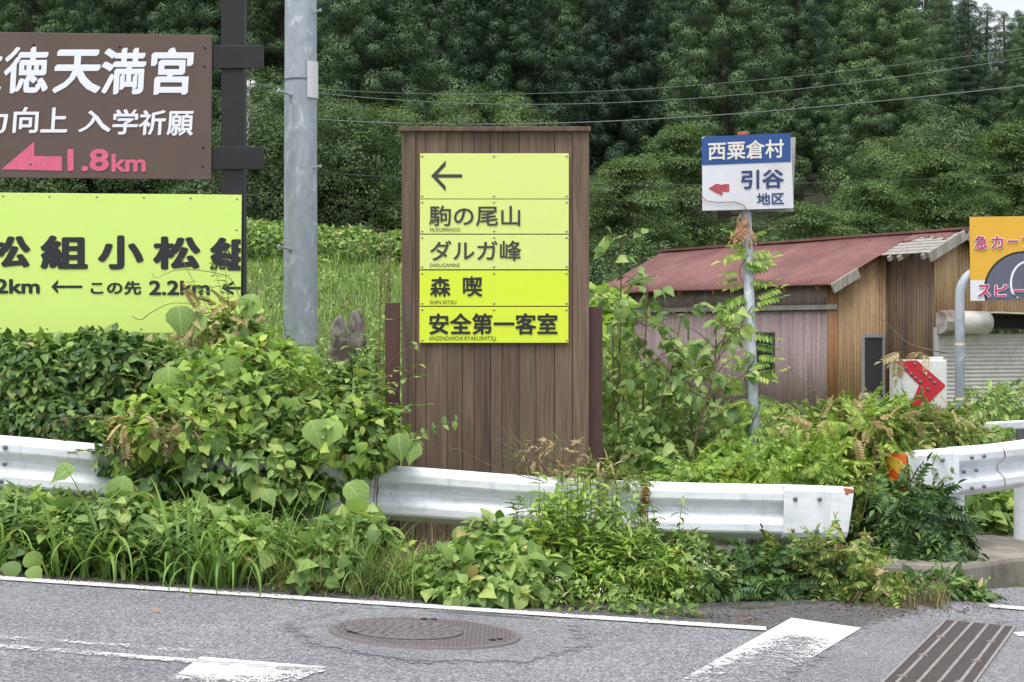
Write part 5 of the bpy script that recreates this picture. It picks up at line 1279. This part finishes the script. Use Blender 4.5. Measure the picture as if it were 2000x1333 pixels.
# runners: curling bare tips
def runner(pts, D, r, leaves=0, mat='bright', lsz=.06, name='vine_runner', label='', dd_=0, T=None, stem='stem_brown'):
    w_ = [P(a, b, D + dd_ * i / max(1, len(pts) - 1)) for i, (a, b) in enumerate(pts)]
    cur = []
    for i in range(len(w_) - 1):
        a, b = w_[max(i - 1, 0)], w_[i]; c, d = w_[i + 1], w_[min(i + 2, len(w_) - 1)]
        for j in range(5):
            t = j / 5; cur.append(.5 * ((2 * b) + (c - a) * t + (2 * a - 5 * b + 4 * c - d) * t * t + (3 * b - a - 3 * c + d) * t ** 3))
    cur.append(w_[-1]); n = len(cur)
    st = MB().tube(cur, [r * (1 - .6 * i / n) for i in range(n)], 6)
    o = st.build(name, M[stem], None, smooth=True)
    if label: tag(o, label, 'vine')
    if leaves:
        fm = FM(); T = T or [T_OV]; idx = np.linspace(n * .12, n - 1, leaves).astype(int)
        for i in idx:
            d = np.array(cur[min(i + 1, n - 1)] - cur[max(i - 1, 0)]); d /= np.linalg.norm(d) + 1e-9
            for sg in (1, -1):
                s = np.cross(d, (0, -1, .3)) * sg; tip = d * .5 + s + rng.normal(0, .25, 3); nr = np.array((0, -.5, .8)) + rng.normal(0, .3, 3)
                fm.put(T[0], np.array([cur[i]]), orient(tip[None], nr[None]), [lsz * rng.uniform(.7, 1.2)])
        fm.build('leaf', M[mat], o)
    return o
runner([(770, 872), (800, 860), (845, 838), (890, 822)], 11.9, .004, 7, 'weed', .055, label='leafy kudzu shoot reaching right across the bottom of the planks', stem='stem_green')
runner([(130, 862), (92, 850), (110, 822), (200, 815), (290, 828), (330, 850)], 11.9, .004, 0, label='bare curling tendril looped over the left guardrail')
runner([(258, 618), (275, 625), (300, 608), (345, 592), (420, 608), (445, 640)], 13.45, .0035, 0, label='brown tendril lying across the lower part of the yellow-green board')
runner([(470, 590), (450, 545), (400, 530), (345, 528), (305, 543), (296, 530)], 13.45, .0035, 0, label='upper brown tendril curling over the lettering of the yellow-green board')
runner([(355, 505), (375, 545), (398, 590), (425, 640)], 13.45, .003, 0, label='straight thin twig in front of the second 2.2km lettering')
runner([(820, 672), (800, 680), (775, 695), (752, 722), (745, 760)], 13.2, .0025, 2, 'weed', .04, label='thin vine from the bottom panel to the left steel post')
runner([(1060, 940), (1000, 925), (950, 905), (900, 880), (860, 875), (820, 880)], 12.2, .003, 0, label='long bare tendril from the guardrail over the planks')
# withered tangle on the rail in front of the planks
o = None
st = MB(); fm = FM()
for i in range(34):
    a = P(random.uniform(1000, 1150), random.uniform(925, 945), 12.4); e = P(random.uniform(965, 1150), random.uniform(820, 920), 12.4 + random.uniform(-.25, .2)); m_ = a.lerp(e, .5) + Vector((random.gauss(0, .06), random.gauss(0, .05), random.gauss(.02, .03)))
    curl = [e + Vector((.02 * math.cos(q), 0, .02 * math.sin(q))) for q in (0, 1.5, 3)]
    st.tube([a, a.lerp(m_, .6), m_, m_.lerp(e, .6), e] + curl, [.003, .0027, .0024, .002, .0016, .0013, .0011, .0009], 5, False)
bl = [blob(1080, 890, 12.4, 75, 35, .15), blob(1160, 915, 12.3, 60, 18, .12)]
scatter(fm, [T_LAN, T_PIN2], bl, 170, .025, .09, shell=.5)
plant('withered_vine', 'withered straw-coloured vine tangle on the guardrail in front of the planks', 'vine', fm, 'dry', st, 'stem_brown', base=base_of(bl))

# --- the strip between rail and road
kerbpts = []
def verge(px): return ly(px) if px < 1350 else ly(1350)
def strip_base(px0, px1, py0, py1, n):
    out = []
    for _ in range(n):
        g0 = G(random.uniform(px0, px1), random.uniform(py0, py1)); out.append((g0.x, g0.y, H(g0.x, g0.y)))
    return out
# low herb layer nobody could count
fm = FM()
bl = []
for i in range(60):
    px = -80 + i * 1440 / 60; yb = ly(px) - 12 - (10 if px < 560 else 0); low = .55 if 590 < px < 1010 else 1
    for k_ in range(4):
        if random.random() < .18: continue
        g0 = G(px + random.uniform(-15, 15), yb - k_ * 17); h_ = (.05 + .055 * k_) * random.uniform(.6, 1.4) * low
        bl.append((np.array((g0.x, g0.y, H(g0.x, g0.y) + h_)), np.array((.12, .1, h_))))
scatter(fm, [T_OV, T_LAN, T_OV, T_PIN2], bl, 11500, .025, .07, shell=.5, up=.7, out=.5, jit=.6, hang=.15)
o = fm.build('ground_cover', M['weed']); tag(o, 'mixed low green herbs along the road edge below the guardrail', 'ground cover', kind='stuff')
fm = FM(); bs = [b for b in strip_base(540, 1060, 1110, 1165, 900) if b[1] > edge_y(b[0]) + .14]
blades(fm, bs, 2600, .1, .4, .004, .008, 1.3, .05, 1.1, 6)
o = fm.build('dry_grass', M['straw']); tag(o, 'dead straw and fine grass lying along the road edge', 'grass', kind='stuff')
for lab, bb_, mt in (('herb clump under the left end of the guardrail beside the white edge line', [(60, 1035, 11.4, 110, 50, .25), (-60, 1040, 11.3, 90, 60, .3)], 'weed'),
                     ('dark herb clump below the kudzu mound between drooping straps of grass', [(260, 1055, 11.35, 130, 55, .22), (400, 1065, 11.3, 110, 50, .22)], 'shrub'),
                     ('pale herb clump under the vine-covered rail beside the tall grass tuft', [(500, 1055, 11.4, 90, 42, .22), (380, 1020, 11.5, 90, 36, .25)], 'weed')):
    bush('herb_clump', lab, 'weeds', bb_, [([T_OV, T_LAN, T_OV, T_PIN2], 2000, .03, .085, dict(shell=.7, up=.7, out=.6, hang=.35))], mt, 10, group='weeds along the guardrail')
for lab, px0, px1, n_, mt, tt in (('leafy roadside herbs at the left end of the white edge line', -40, 110, 44, 'weed', T_OV), ('small-leaved roadside herbs left of the drooping strap grass', 110, 230, 40, 'shrub', T_LAN), ('dark roadside herbs between two strap grass clumps', 230, 380, 46, 'shrub', T_OV), ('fine-leaved roadside herbs at the foot of the kudzu mound', 380, 540, 46, 'weed', T_LAN)):
    fm, st = FM(), MB()
    for i in range(n_):
        x_ = G(random.uniform(px0, px1), 1110).x; y_ = edge_y(x_) + random.uniform(.22, .75); b0 = Vector((x_, y_, H(x_, y_)))
        hh = random.uniform(.14, .3) + (y_ - edge_y(x_)) * .25
        leafy_stalk(fm, st, b0, b0 + Vector((random.gauss(0, .09), random.uniform(-.16, .04), hh)), random.randint(6, 10), .04, .1, tt if random.random() < .6 else (T_PIN2 if random.random() < .4 else T_OV), .003)
    plant('herb_clump', lab, 'weeds', fm, mt, st, 'stem_green', 'weeds along the guardrail', base=(P((px0 + px1) / 2, 0, 10.9).x, 10.95, H(P((px0 + px1) / 2, 0, 10.9).x, 10.95)))
for lab, bb_ in (('light kudzu patch under the far left end of the guardrail', [(40, 1000, 11.25, 80, 40, .2), (120, 1030, 11.1, 70, 40, .2)]), ('light kudzu patch below the withered tip of the kudzu mound', [(250, 1010, 11.2, 80, 40, .2), (330, 1050, 11.05, 60, 35, .15)]), ('light kudzu patch left of the tall grass tuft', [(420, 1030, 11.2, 70, 40, .2), (490, 1070, 11.0, 60, 40, .15)]), ('kudzu patch hanging below the guardrail right of the tall grass tuft', [(690, 1050, 11.2, 70, 45, .2), (640, 1090, 10.9, 50, 40, .15)])):
    bush('kudzu_clump', lab, 'vine', bb_, [([T_KZ1, T_KZ1, T_OV], 210, .07, .15, dict(shell=.9, up=.7, out=.6, jit=.55, hang=.4)), (T_OV, 420, .03, .07, dict(shell=.6))], 'sapling', 10, .003, group='kudzu patches on the verge')
# strap-leaved drooping clumps
for lab, px, py, n_ in (('drooping strap grass clump at the far left of the verge', 20, 1095, 16), ('drooping strap grass clump next to the far left one', 150, 1090, 14), ('broad strap grass clump below the left kudzu leaves', 235, 1118, 24),
                    ('strap grass clump hanging over the white line below the kudzu mound', 310, 1125, 18), ('strap grass clump left of the tall grass tuft', 400, 1132, 24), ('large strap grass clump at the foot of the tall grass tuft', 478, 1140, 28)):
    x_ = G(px, 1110).x; y_ = edge_y(x_) + random.uniform(.16, .26); g0 = Vector((x_, y_, H(x_, y_))); fm = FM(); blades(fm, [(x_, y_, g0.z)], int(n_ * 1.3), .5, .88, .02, .034, .65, .06, 1.5, 12)
    plant('strap_grass', lab, 'grass clump', fm, 'grass_strap', None, group='drooping strap grass along the white line', base=(g0.x, g0.y, H(g0.x, g0.y)))
for lab, px, py, n_, h_, mt in (('tall upright grass tuft rising in front of the guardrail gap', 575, 1110, 60, 1.05, 'grass'), ('tall thin grass tuft right of the first tall tuft', 640, 1130, 60, .75, 'grass'),
                            ('wide fine grass clump below the guardrail near the big kudzu leaves', 720, 1130, 190, .6, 'grass'), ('fine grass clump under the rail in front of the planks', 830, 1120, 130, .48, 'grass'), ('short yellowing grass clump left of the low vines', 770, 1160, 110, .36, 'grass')):
    x_ = G(px, 1120).x; y_ = edge_y(x_) + random.uniform(.3, .42); g0 = Vector((x_, y_, H(x_, y_))); fm = FM(); blades(fm, [(x_, y_, g0.z)], n_, h_ * .55, h_, .006, .012, .75, .12, 1.0, 9)
    plant('grass_tuft', lab, 'grass clump', fm, mt, None, group='grass tufts on the verge', base=(g0.x, g0.y, H(g0.x, g0.y)))
# low kudzu seedlings on the road edge
for lab, px, py, D, n_ in (('three-leaved kudzu seedling at the far left of the white line', 42, 1110, 10.7, 4), ('three-leaved kudzu seedling lying over the white edge line', 572, 1155, 10.45, 5), ('kudzu seedling just right of the one lying over the white line', 660, 1150, 10.5, 6), ('kudzu seedlings below the middle of the guardrail', 720, 1060, 11.0, 9)):
    fm = FM(); p = np.array([P(px + random.uniform(-28, 28), py - 20 + random.uniform(-25, 22), D + random.uniform(-.03, .25)) for _ in range(n_)])
    t_ = unit(n_) * .8 + np.array((0, -.5, -.3)); nr = np.tile((0, -.7, .8), (n_, 1)) + unit(n_) * .3
    fm.put(T_KZ1, p, orient(t_, nr), rng.uniform(.08, .13, n_)); st = MB(); g0 = G(px, py + 8)
    for q in p: st.tube([(g0.x, g0.y + .05, H(g0.x, g0.y)), ((g0.x + q[0]) / 2, (g0.y + q[1]) / 2, q[2] + .03), tuple(q)], .0025, 5, False)
    plant('kudzu_seedling', lab, 'vine', fm, 'weed', st, 'stem_green', 'kudzu seedlings on the road edge', base=(g0.x, g0.y, H(g0.x, g0.y)))
lowv = bush('creeping_vine', 'low heart-leaved creeper at the road edge above the manhole cover', 'vine', [(900, 1120, 10.9, 110, 45, .3), (1000, 1120, 10.8, 90, 55, .3), (940, 1150, 10.6, 120, 26, .2), (960, 1060, 11.3, 60, 45, .2)],
     [([T_OV, T_KZ1], 620, .06, .12, dict(shell=.7, up=.8, out=.7, hang=.3)), (T_OV, 1200, .03, .06, dict(shell=.5))], 'weed', 12)
big_leaves(lowv, [(905, 1050, 11.3, .17, .4), (930, 1065, 11.3, .18, -.2), (985, 1085, 11.1, .16, .2), (1020, 1130, 10.8, .13, 0), (860, 1130, 10.7, .12, .3), (1030, 1085, 11.0, .14, -.4)])
# lance-leaved bush in front of the right half of the rail
for lab, px0, px1, top_, py, n_, mt, s in (('lance-leaved weed bush climbing over the rust-stained part of the guardrail', 1040, 1190, (905, 1010), 1160, 42, 'bright', .11), ('tall leafy stalks standing before the rusty rail joint', 1170, 1275, (930, 1060), 1170, 30, 'weed', .11),
                                     ('spreading lance-leaved bush at the road edge below the rusty rail joint', 1150, 1345, (1040, 1130), 1180, 60, 'bright', .1), ('dark lance-leaved bush left of the climbing weed bush', 985, 1080, (960, 1060), 1140, 26, 'weed', .11)):
    fm, st = FM(), MB()
    for i in range(n_):
        px = random.uniform(px0, px1); g0 = G(px + random.gauss(0, 15), py - random.uniform(2, 40)); b0 = Vector((g0.x, g0.y, H(g0.x, g0.y))); D = g0.y + random.uniform(-.2, .25)
        leafy_stalk(fm, st, b0, P(px + random.gauss(0, 18), random.uniform(*top_), D), random.randint(9, 14), s * .6, s, T_LAN if random.random() < .6 else T_OV)
    for i in range(n_ // 2):
        px = random.uniform(px0, px1); g0 = G(px, py - random.uniform(-4, 10)); b0 = Vector((g0.x, g0.y + .1, H(g0.x, g0.y)))
        leafy_stalk(fm, st, b0, P(px + random.gauss(0, 30), py - random.uniform(20, 80), g0.y - .1), 8, s * .5, s * .9, T_LAN)
    plant('weed_bush', lab, 'weeds', fm, mt, st, 'stem_green', 'leafy weeds before the right part of the guardrail', base=(P((px0 + px1) / 2, 0, 11).x, 11.0, H(0.5, 11)))
fm, st = FM(), MB(); g0 = G(1335, 1165); leafy_stalk(fm, st, (g0.x, 11.4, H(g0.x, 11.4)), P(1335, 968, 11.6), 16, .05, .1, T_LAN)
plant('weed_stalk', 'single upright narrow-leaved stalk in front of the right part of the guardrail', 'weeds', fm, 'weed', st, base=(g0.x, 11.4, H(g0.x, 11.4)))
fm = FM(); bl = [blob(1070, 1130, 10.7, 25, 18, .05), blob(1372, 1095, 11.2, 22, 22, .08), blob(1340, 1140, 11.0, 14, 10, .05), blob(1180, 1150, 10.7, 30, 14, .05)]; scatter(fm, T_DIA, bl, 120, .012, .022, shell=.3)
o = fm.build('wild_flowers', M['flower']); tag(o, 'tiny white wild flowers among the weeds at the road edge', 'flowers', kind='stuff')
# pinnate shrubs under the right end of the rail
bush('pinnate_shrub', 'dark pinnate-leaved shrub under the flat end plate of the guardrail', 'shrub', [(1480, 1128, 11.9, 110, 52, .4), (1590, 1130, 12.0, 100, 50, .4), (1420, 1150, 11.7, 70, 40, .3)],
     [([T_PIN, T_PIN2], 620, .14, .24, dict(shell=.9, up=.6, out=.7, hang=.4)), (T_OV, 1500, .04, .07, dict(shell=.5))], 'dark_leaf', 12)
pv = bush('pinnate_shrub', 'yellow-green pinnate vine spilling onto the asphalt right of the dark shrub', 'vine', [(1640, 1120, 11.8, 90, 60, .3), (1700, 1150, 11.6, 60, 35, .25), (1580, 1110, 11.8, 90, 35, .25)],
     [([T_PIN, T_PIN2], 330, .12, .2, dict(shell=.9, up=.7, out=.7, hang=.3))], 'vine', 10)
child_leaves(pv, 'withered_tip', [(1665, 1060, 11.8, 35, 18, .1), (1690, 1140, 11.5, 40, 22, .1)], [T_PIN2], 26, .08, .16, 'dry')
bush('herb_clump', 'light herb clump between the lance-leaved bush and the dark shrub', 'weeds', [(1375, 1130, 11.5, 45, 60, .2), (1345, 1080, 11.6, 50, 40, .2)], [([T_OV, T_LAN], 900, .04, .08, dict(shell=.7))], 'weed', 8, group='weeds along the guardrail')
bush('pinnate_shrub', 'dense dark vine ball on the kerb under the orange reflector', 'shrub', [(1790, 1020, 12.9, 85, 58, .35), (1745, 985, 12.95, 55, 40, .3), (1820, 1050, 12.75, 60, 36, .25), (1760, 1060, 12.75, 55, 25, .22)],
     [([T_PIN, T_PIN2], 620, .13, .22, dict(shell=.9, up=.5, out=.8, hang=.6)), (T_OV, 1600, .04, .07, dict(shell=.6))], 'dark_leaf', 12)
wv = bush('wisteria_mass', 'yellow-green wisteria mass heaped over the nose of the right guardrail', 'vine', [(1690, 840, 13.6, 110, 50, .4), (1790, 842, 13.8, 75, 26, .3), (1620, 880, 13.5, 90, 45, .35), (1660, 950, 13.1, 60, 55, .3), (1855, 835, 13.9, 36, 26, .25)],
     [([T_PIN, T_PIN2, T_PIN2], 1150, .09, .2, dict(shell=.8, up=.6, out=.6, jit=.6, hang=.4)), ([T_OV, T_LAN], 2200, .025, .06, dict(shell=.7))], 'vine', 14, .005)
child_leaves(wv, 'withered_tip', [(1640, 840, 13.2, 90, 40, .2), (1730, 840, 13.2, 80, 40, .15), (1790, 694, 14.1, 40, 12, .1), (1830, 800, 13.6, 40, 30, .1)], [T_PIN2, T_PIN], 80, .1, .18, 'dry', shell=.8, up=.4)
child_leaves(wv, 'young_leaf', [(1715, 815, 13.5, 50, 22, .25), (1690, 850, 13.3, 70, 40, .25)], [T_PIN], 80, .12, .2, 'bright', shell=1, up=.6)
runner([(1850, 690), (1800, 680), (1770, 668), (1740, 640), (1720, 622), (1700, 618)], 14.0, .005, 0, label='dry bare shoot arching above the chevron marker box')
runner([(1660, 850), (1640, 790), (1600, 770), (1570, 745), (1540, 720)], 13.6, .004, 2, 'dry', .05, label='thin dry shoot pointing left in front of the mauve wall')
runner([(1720, 880), (1700, 940), (1690, 990), (1685, 1015), (1720, 1000), (1760, 1010)], 12.7, .004, 0, label='bare looping tendril hanging beside the end of the right guardrail')
runner([(1690, 1080), (1745, 1125), (1790, 1165), (1815, 1195)], 12.0, .004, 3, 'weed', .05, label='thin vine lying over the face of the concrete kerb')
runner([(1590, 1170), (1625, 1190), (1680, 1215), (1720, 1200), (1740, 1170), (1735, 1140)], 11.3, .004, 0, label='bare looped runner lying on the asphalt by the stop bar')
runner([(1830, 885), (1820, 920), (1845, 940), (1860, 925)], 13.15, .003, 6, 'weed', .05, label='small leafy shoot hanging in front of the right guardrail')
bush('pinnate_shrub', 'bright pinnate foliage heaped along the top of the guardrail behind its right end', 'shrub', [(1400, 935, 12.95, 90, 28, .3), (1500, 918, 12.95, 90, 34, .3), (1590, 915, 13.0, 70, 40, .3)],
     [([T_PIN, T_PIN2], 560, .13, .21, dict(shell=.9, up=.7, out=.6, hang=.3)), (T_OV, 600, .04, .07, dict(shell=.6))], 'bright', 10)
bush('pinnate_shrub', 'yellowing moss-like foliage lying on the rail right of the planks', 'shrub', [(1200, 935, 12.35, 55, 13, .12)], [([T_PIN2], 130, .07, .12, dict(shell=.8, up=.9, out=.4, hang=.1))], 'vine', 3)
# weeds at the kerb
bush('herb_clump', 'weeds growing in the joint at the foot of the concrete kerb', 'weeds', [(1830, 1150, 11.9, 75, 28, .15), (1780, 1165, 11.7, 50, 22, .12), (1890, 1165, 11.9, 45, 16, .12)], [([T_PIN2, T_LAN, T_OV], 620, .04, .12, dict(shell=.7, up=.7))], 'shrub', 8, group='weeds along the guardrail')
g0 = G(1790, 1185); fm = FM(); blades(fm, strip_base(1750, 1850, 1172, 1196, 30), 420, .08, .2, .004, .007, .5, .02, .6, 5)
plant('grass_tuft', 'short pale grass at the foot of the concrete kerb', 'grass clump', fm, 'straw', None, group='grass tufts on the verge', base=(g0.x, g0.y, H(g0.x, g0.y)))
bush('kudzu_clump', 'kudzu seen under the right guardrail between its two posts', 'vine', [(1920, 1010, 14.9, 60, 40, .3), (1960, 980, 15.2, 50, 30, .3)], [([T_KZ1, T_OV], 420, .09, .16, dict(shell=.8))], 'weed', 6)
# the screen of saplings right of the planks
SAP = [(1205, 905, 1215, 470, 14.2, 'tall sapling just right of the wooden signboard', .0), (1250, 915, 1265, 560, 14.5, 'second sapling right of the wooden signboard', 0), (1300, 915, 1420, 640, 14.0, 'sapling leaning right towards the blue sign', 0), (1390, 915, 1400, 610, 14.8, 'upright sapling between leaning sapling and blue sign pole', 0), (1220, 915, 1330, 620, 14.7, 'slender sapling crossing the mauve wall', 0), (1275, 915, 1310, 690, 14.3, 'short bushy sapling at the foot of the slender one', 0), (1350, 915, 1345, 720, 14.4, 'short bushy sapling left of the blue sign pole', 0), (1190, 915, 1195, 640, 14.5, 'short bushy sapling touching the right steel post of the signboard', 0)]
for bx0, by0, tx, ty, D, lab, _ in SAP:
    fm, st = FM(), MB(); b0 = P(bx0, by0, D); b0.z = H(b0.x, D) - .05; t0 = P(tx, ty, D)
    m_ = b0.lerp(t0, .55) + Vector((random.gauss(0, .05), random.gauss(0, .1), 0)); n_ = 12
    axis = [b0 * (1 - t) ** 2 + m_ * 2 * t * (1 - t) + t0 * t * t for t in [i / n_ for i in range(n_ + 1)]]
    st.tube(axis, [.013 * (1 - .8 * i / n_) + .002 for i in range(n_ + 1)], 7, False)
    Hs = (t0 - b0).length
    for i in range(3, n_ + 1):
        for q in range(1 if _ else 2):
            a = random.uniform(0, 6.28); L = (.55 * (1 - i / (n_ + 2)) + .14) * random.uniform(.6, 1.15); s_ = axis[i]
            e = s_ + Vector((math.cos(a) * L, math.sin(a) * L * .8, L * random.uniform(.25, .8))); st.tube([s_, s_.lerp(e, .5) + Vector((0, 0, .02)), e], [.005, .004, .002], 5, False)
            for j in range(random.randint(5, 9) if i < 10 else 4):
                p = s_.lerp(e, random.uniform(.25, 1.02)); d = unit(1) * .8 + np.array([(math.cos(a) * .4, math.sin(a) * .4, -.25)]); nr = unit(1) * .5 + np.array([(0, -.25, .8)])
                fm.put(T_OV if random.random() < .75 else T_KZ1, np.array([p]), orient(d, nr), [random.uniform(.07, .13)])
    plant('sapling', lab, 'sapling', fm, 'sapling', st, 'stem_brown', 'saplings in front of the tin shed', base=tuple(b0))
bush('undergrowth', 'thick undergrowth behind the guardrail right of the wooden signboard', 'shrub', [(1240, 890, 14.3, 80, 70, .5), (1340, 880, 14.7, 90, 65, .5), (1430, 890, 14.9, 80, 55, .5), (1300, 840, 15.2, 100, 60, .5)], [([T_OV, T_OV, T_KZ1, T_LAN], 1900, .05, .1, dict(shell=.5, up=.6, jit=.7)), ], 'sapling', 16)
bush('undergrowth', 'pale dry undergrowth before the ochre wall of the shed', 'shrub', [(1560, 840, 17.0, 90, 55, .5), (1640, 830, 16.5, 60, 50, .4), (1480, 850, 16.5, 80, 60, .5)], [([T_OV, T_LAN, T_DIA], 2600, .03, .07, dict(shell=.5, up=.5))], 'vine', 24, stem_mat='stem_brown')
bush('undergrowth', 'leafy weeds beside the shutter behind the low white railing', 'shrub', [(1930, 800, 19.5, 60, 45, .4), (1985, 790, 20.0, 45, 40, .4), (1900, 860, 18.0, 80, 30, .4)], [([T_OV, T_LAN], 1300, .05, .11, dict(shell=.5, up=.5))], 'kudzu', 10)
bush('undergrowth', 'bright weeds at the left edge of the tin shed behind the saplings', 'shrub', [(1180, 610, 22, 50, 45, 1), (1190, 700, 20, 50, 80, .8), (1250, 780, 21, 80, 60, .8)], [([T_OV, T_KZ1], 1800, .08, .16, dict(shell=.6))], 'bright', 8)
bush('undergrowth', 'long belt of undergrowth between the guardrail and the tin shed', 'shrub', [(1350, 850, 24, 200, 60, 1.5), (1550, 860, 26, 200, 50, 1.5), (1760, 850, 24, 170, 40, 1.2), (1950, 840, 25, 150, 40, 1.2)], [([T_OV, T_KZ1], 5200, .07, .15, dict(shell=.6))], 'weed', 8)
# leaves round the pole base and the meadow edge
bush('undergrowth', 'bright green creeper at the foot of the galvanised pole and the two stones', 'shrub', [(545, 745, 14.6, 95, 40, .5), (690, 765, 15.5, 80, 30, .6), (730, 790, 14.4, 40, 50, .4), (640, 785, 14.0, 120, 36, .4), (480, 690, 15.5, 60, 50, .4)], [([T_OV, T_OV, T_KZ1], 3000, .05, .12, dict(shell=.6, up=.8, hang=.2))], 'bright', 14)
bush('undergrowth', 'low green plants just in front of the two standing stones', 'shrub', [(700, 732, 19, 90, 14, .5), (560, 700, 19, 70, 35, .5), (740, 705, 18, 40, 30, .5)], [([T_OV, T_LAN], 1900, .05, .1, dict(shell=.6, up=.8))], 'weed', 5)
# vine on the blue sign's pole
fm, st = FM(), MB(); pl = []
for i in range(40):
    t = i / 39; c = P(1477 - 24 * t * .95, 895 - 430 * t, DB); a = t * 26; pl.append(c + Vector((math.cos(a) * .048, .05 + math.sin(a) * .048, 0)))
st.tube(pl, [.006 * (1 - .6 * i / 40) for i in range(40)], 5, False)
for i in range(2, 40):
    for q in range(2 if i > 8 else 3):
        d = np.array([(random.choice((-1, -1, 1)) * random.uniform(.5, 1), -random.uniform(.1, .6), random.uniform(-.15, .5))]); nr = np.array([(0, -.55, .8)]) + unit(1) * .25
        if random.random() < .62: fm.put(T_PIN, np.array([pl[i]]), orient(d, nr), [random.uniform(.13, .25)])
pv = plant('climbing_vine', 'pinnate yellow-green vine winding up the pole of the blue sign', 'vine', fm, 'bright', st, 'stem_green', base=(base.x, base.y, base.z))
fm = FM()
for i in range(15):
    p = P(random.uniform(1440, 1466), random.uniform(416, 468), DB - random.uniform(0, .06)); d = np.array([(random.uniform(-1, .5), random.uniform(-.6, .3), random.uniform(-1.2, -.1))]); fm.put(T_PIN2, np.array([p]), orient(d, np.array([(0, -.6, .5)]) + unit(1) * .6), [random.uniform(.06, .14)])
fm.build('withered_tip', M['rusty'], pv)
fm = FM(); pts = []
for _ in range(900):
    px = random.uniform(-60, 1480); g0 = G(px, 1200); y_ = edge_y(g0.x) + random.gauss(.13, .08); pts.append((g0.x, y_, rz(g0.x) + .016))
for _ in range(420):
    g0 = G(random.gauss(1760, 110), random.gauss(1192, 9)); pts.append((g0.x, g0.y, rz(g0.x) + .016))
pts = np.array(pts); n_ = len(pts); nr = np.tile((0, 0, 1.), (n_, 1)) + unit(n_) * .35; tp = unit(n_); tp[:, 2] *= .15
fm.put(T_LAN, pts, orient(tp, nr), rng.uniform(.012, .045, n_)); o = fm.build('leaf_litter', M['litter']); tag(o, 'brown leaf litter and grit along the edge of the asphalt', 'litter', kind='stuff')
# dry weed skeleton by the signboard and dead leaf on the road
st = MB(); c = P(762, 560, 16.5); c.z = H(c.x, 16.5)
for i in range(9):
    e = P(random.uniform(745, 775), random.uniform(450, 520), 16.5); m_ = c.lerp(e, .5) + Vector((random.gauss(0, .04), 0, 0)); st.tube([c, m_, e], [.005, .004, .002], 5, False)
    e2 = e + Vector((random.uniform(-.35, -.1), 0, random.uniform(-.08, .02))); st.tube([e, e.lerp(e2, .5) + Vector((0, 0, .02)), e2], [.002, .0015, .001], 4, False)
o = st.build('dry_stalks', M['stem_brown'], None); tag(o, 'dry brown weed stalks at the left edge of the wooden signboard', 'weeds')
g0 = G(297, 1199, .02); fm = FM(); fm.put(T_OV, np.array([g0]), orient(np.array([(1., .3, .1)]), np.array([(0, -.6, .6)])), [.05]); o = fm.build('fallen_leaf', M['rusty']); tag(o, 'single pinkish fallen leaf lying on the asphalt at left', 'leaf')
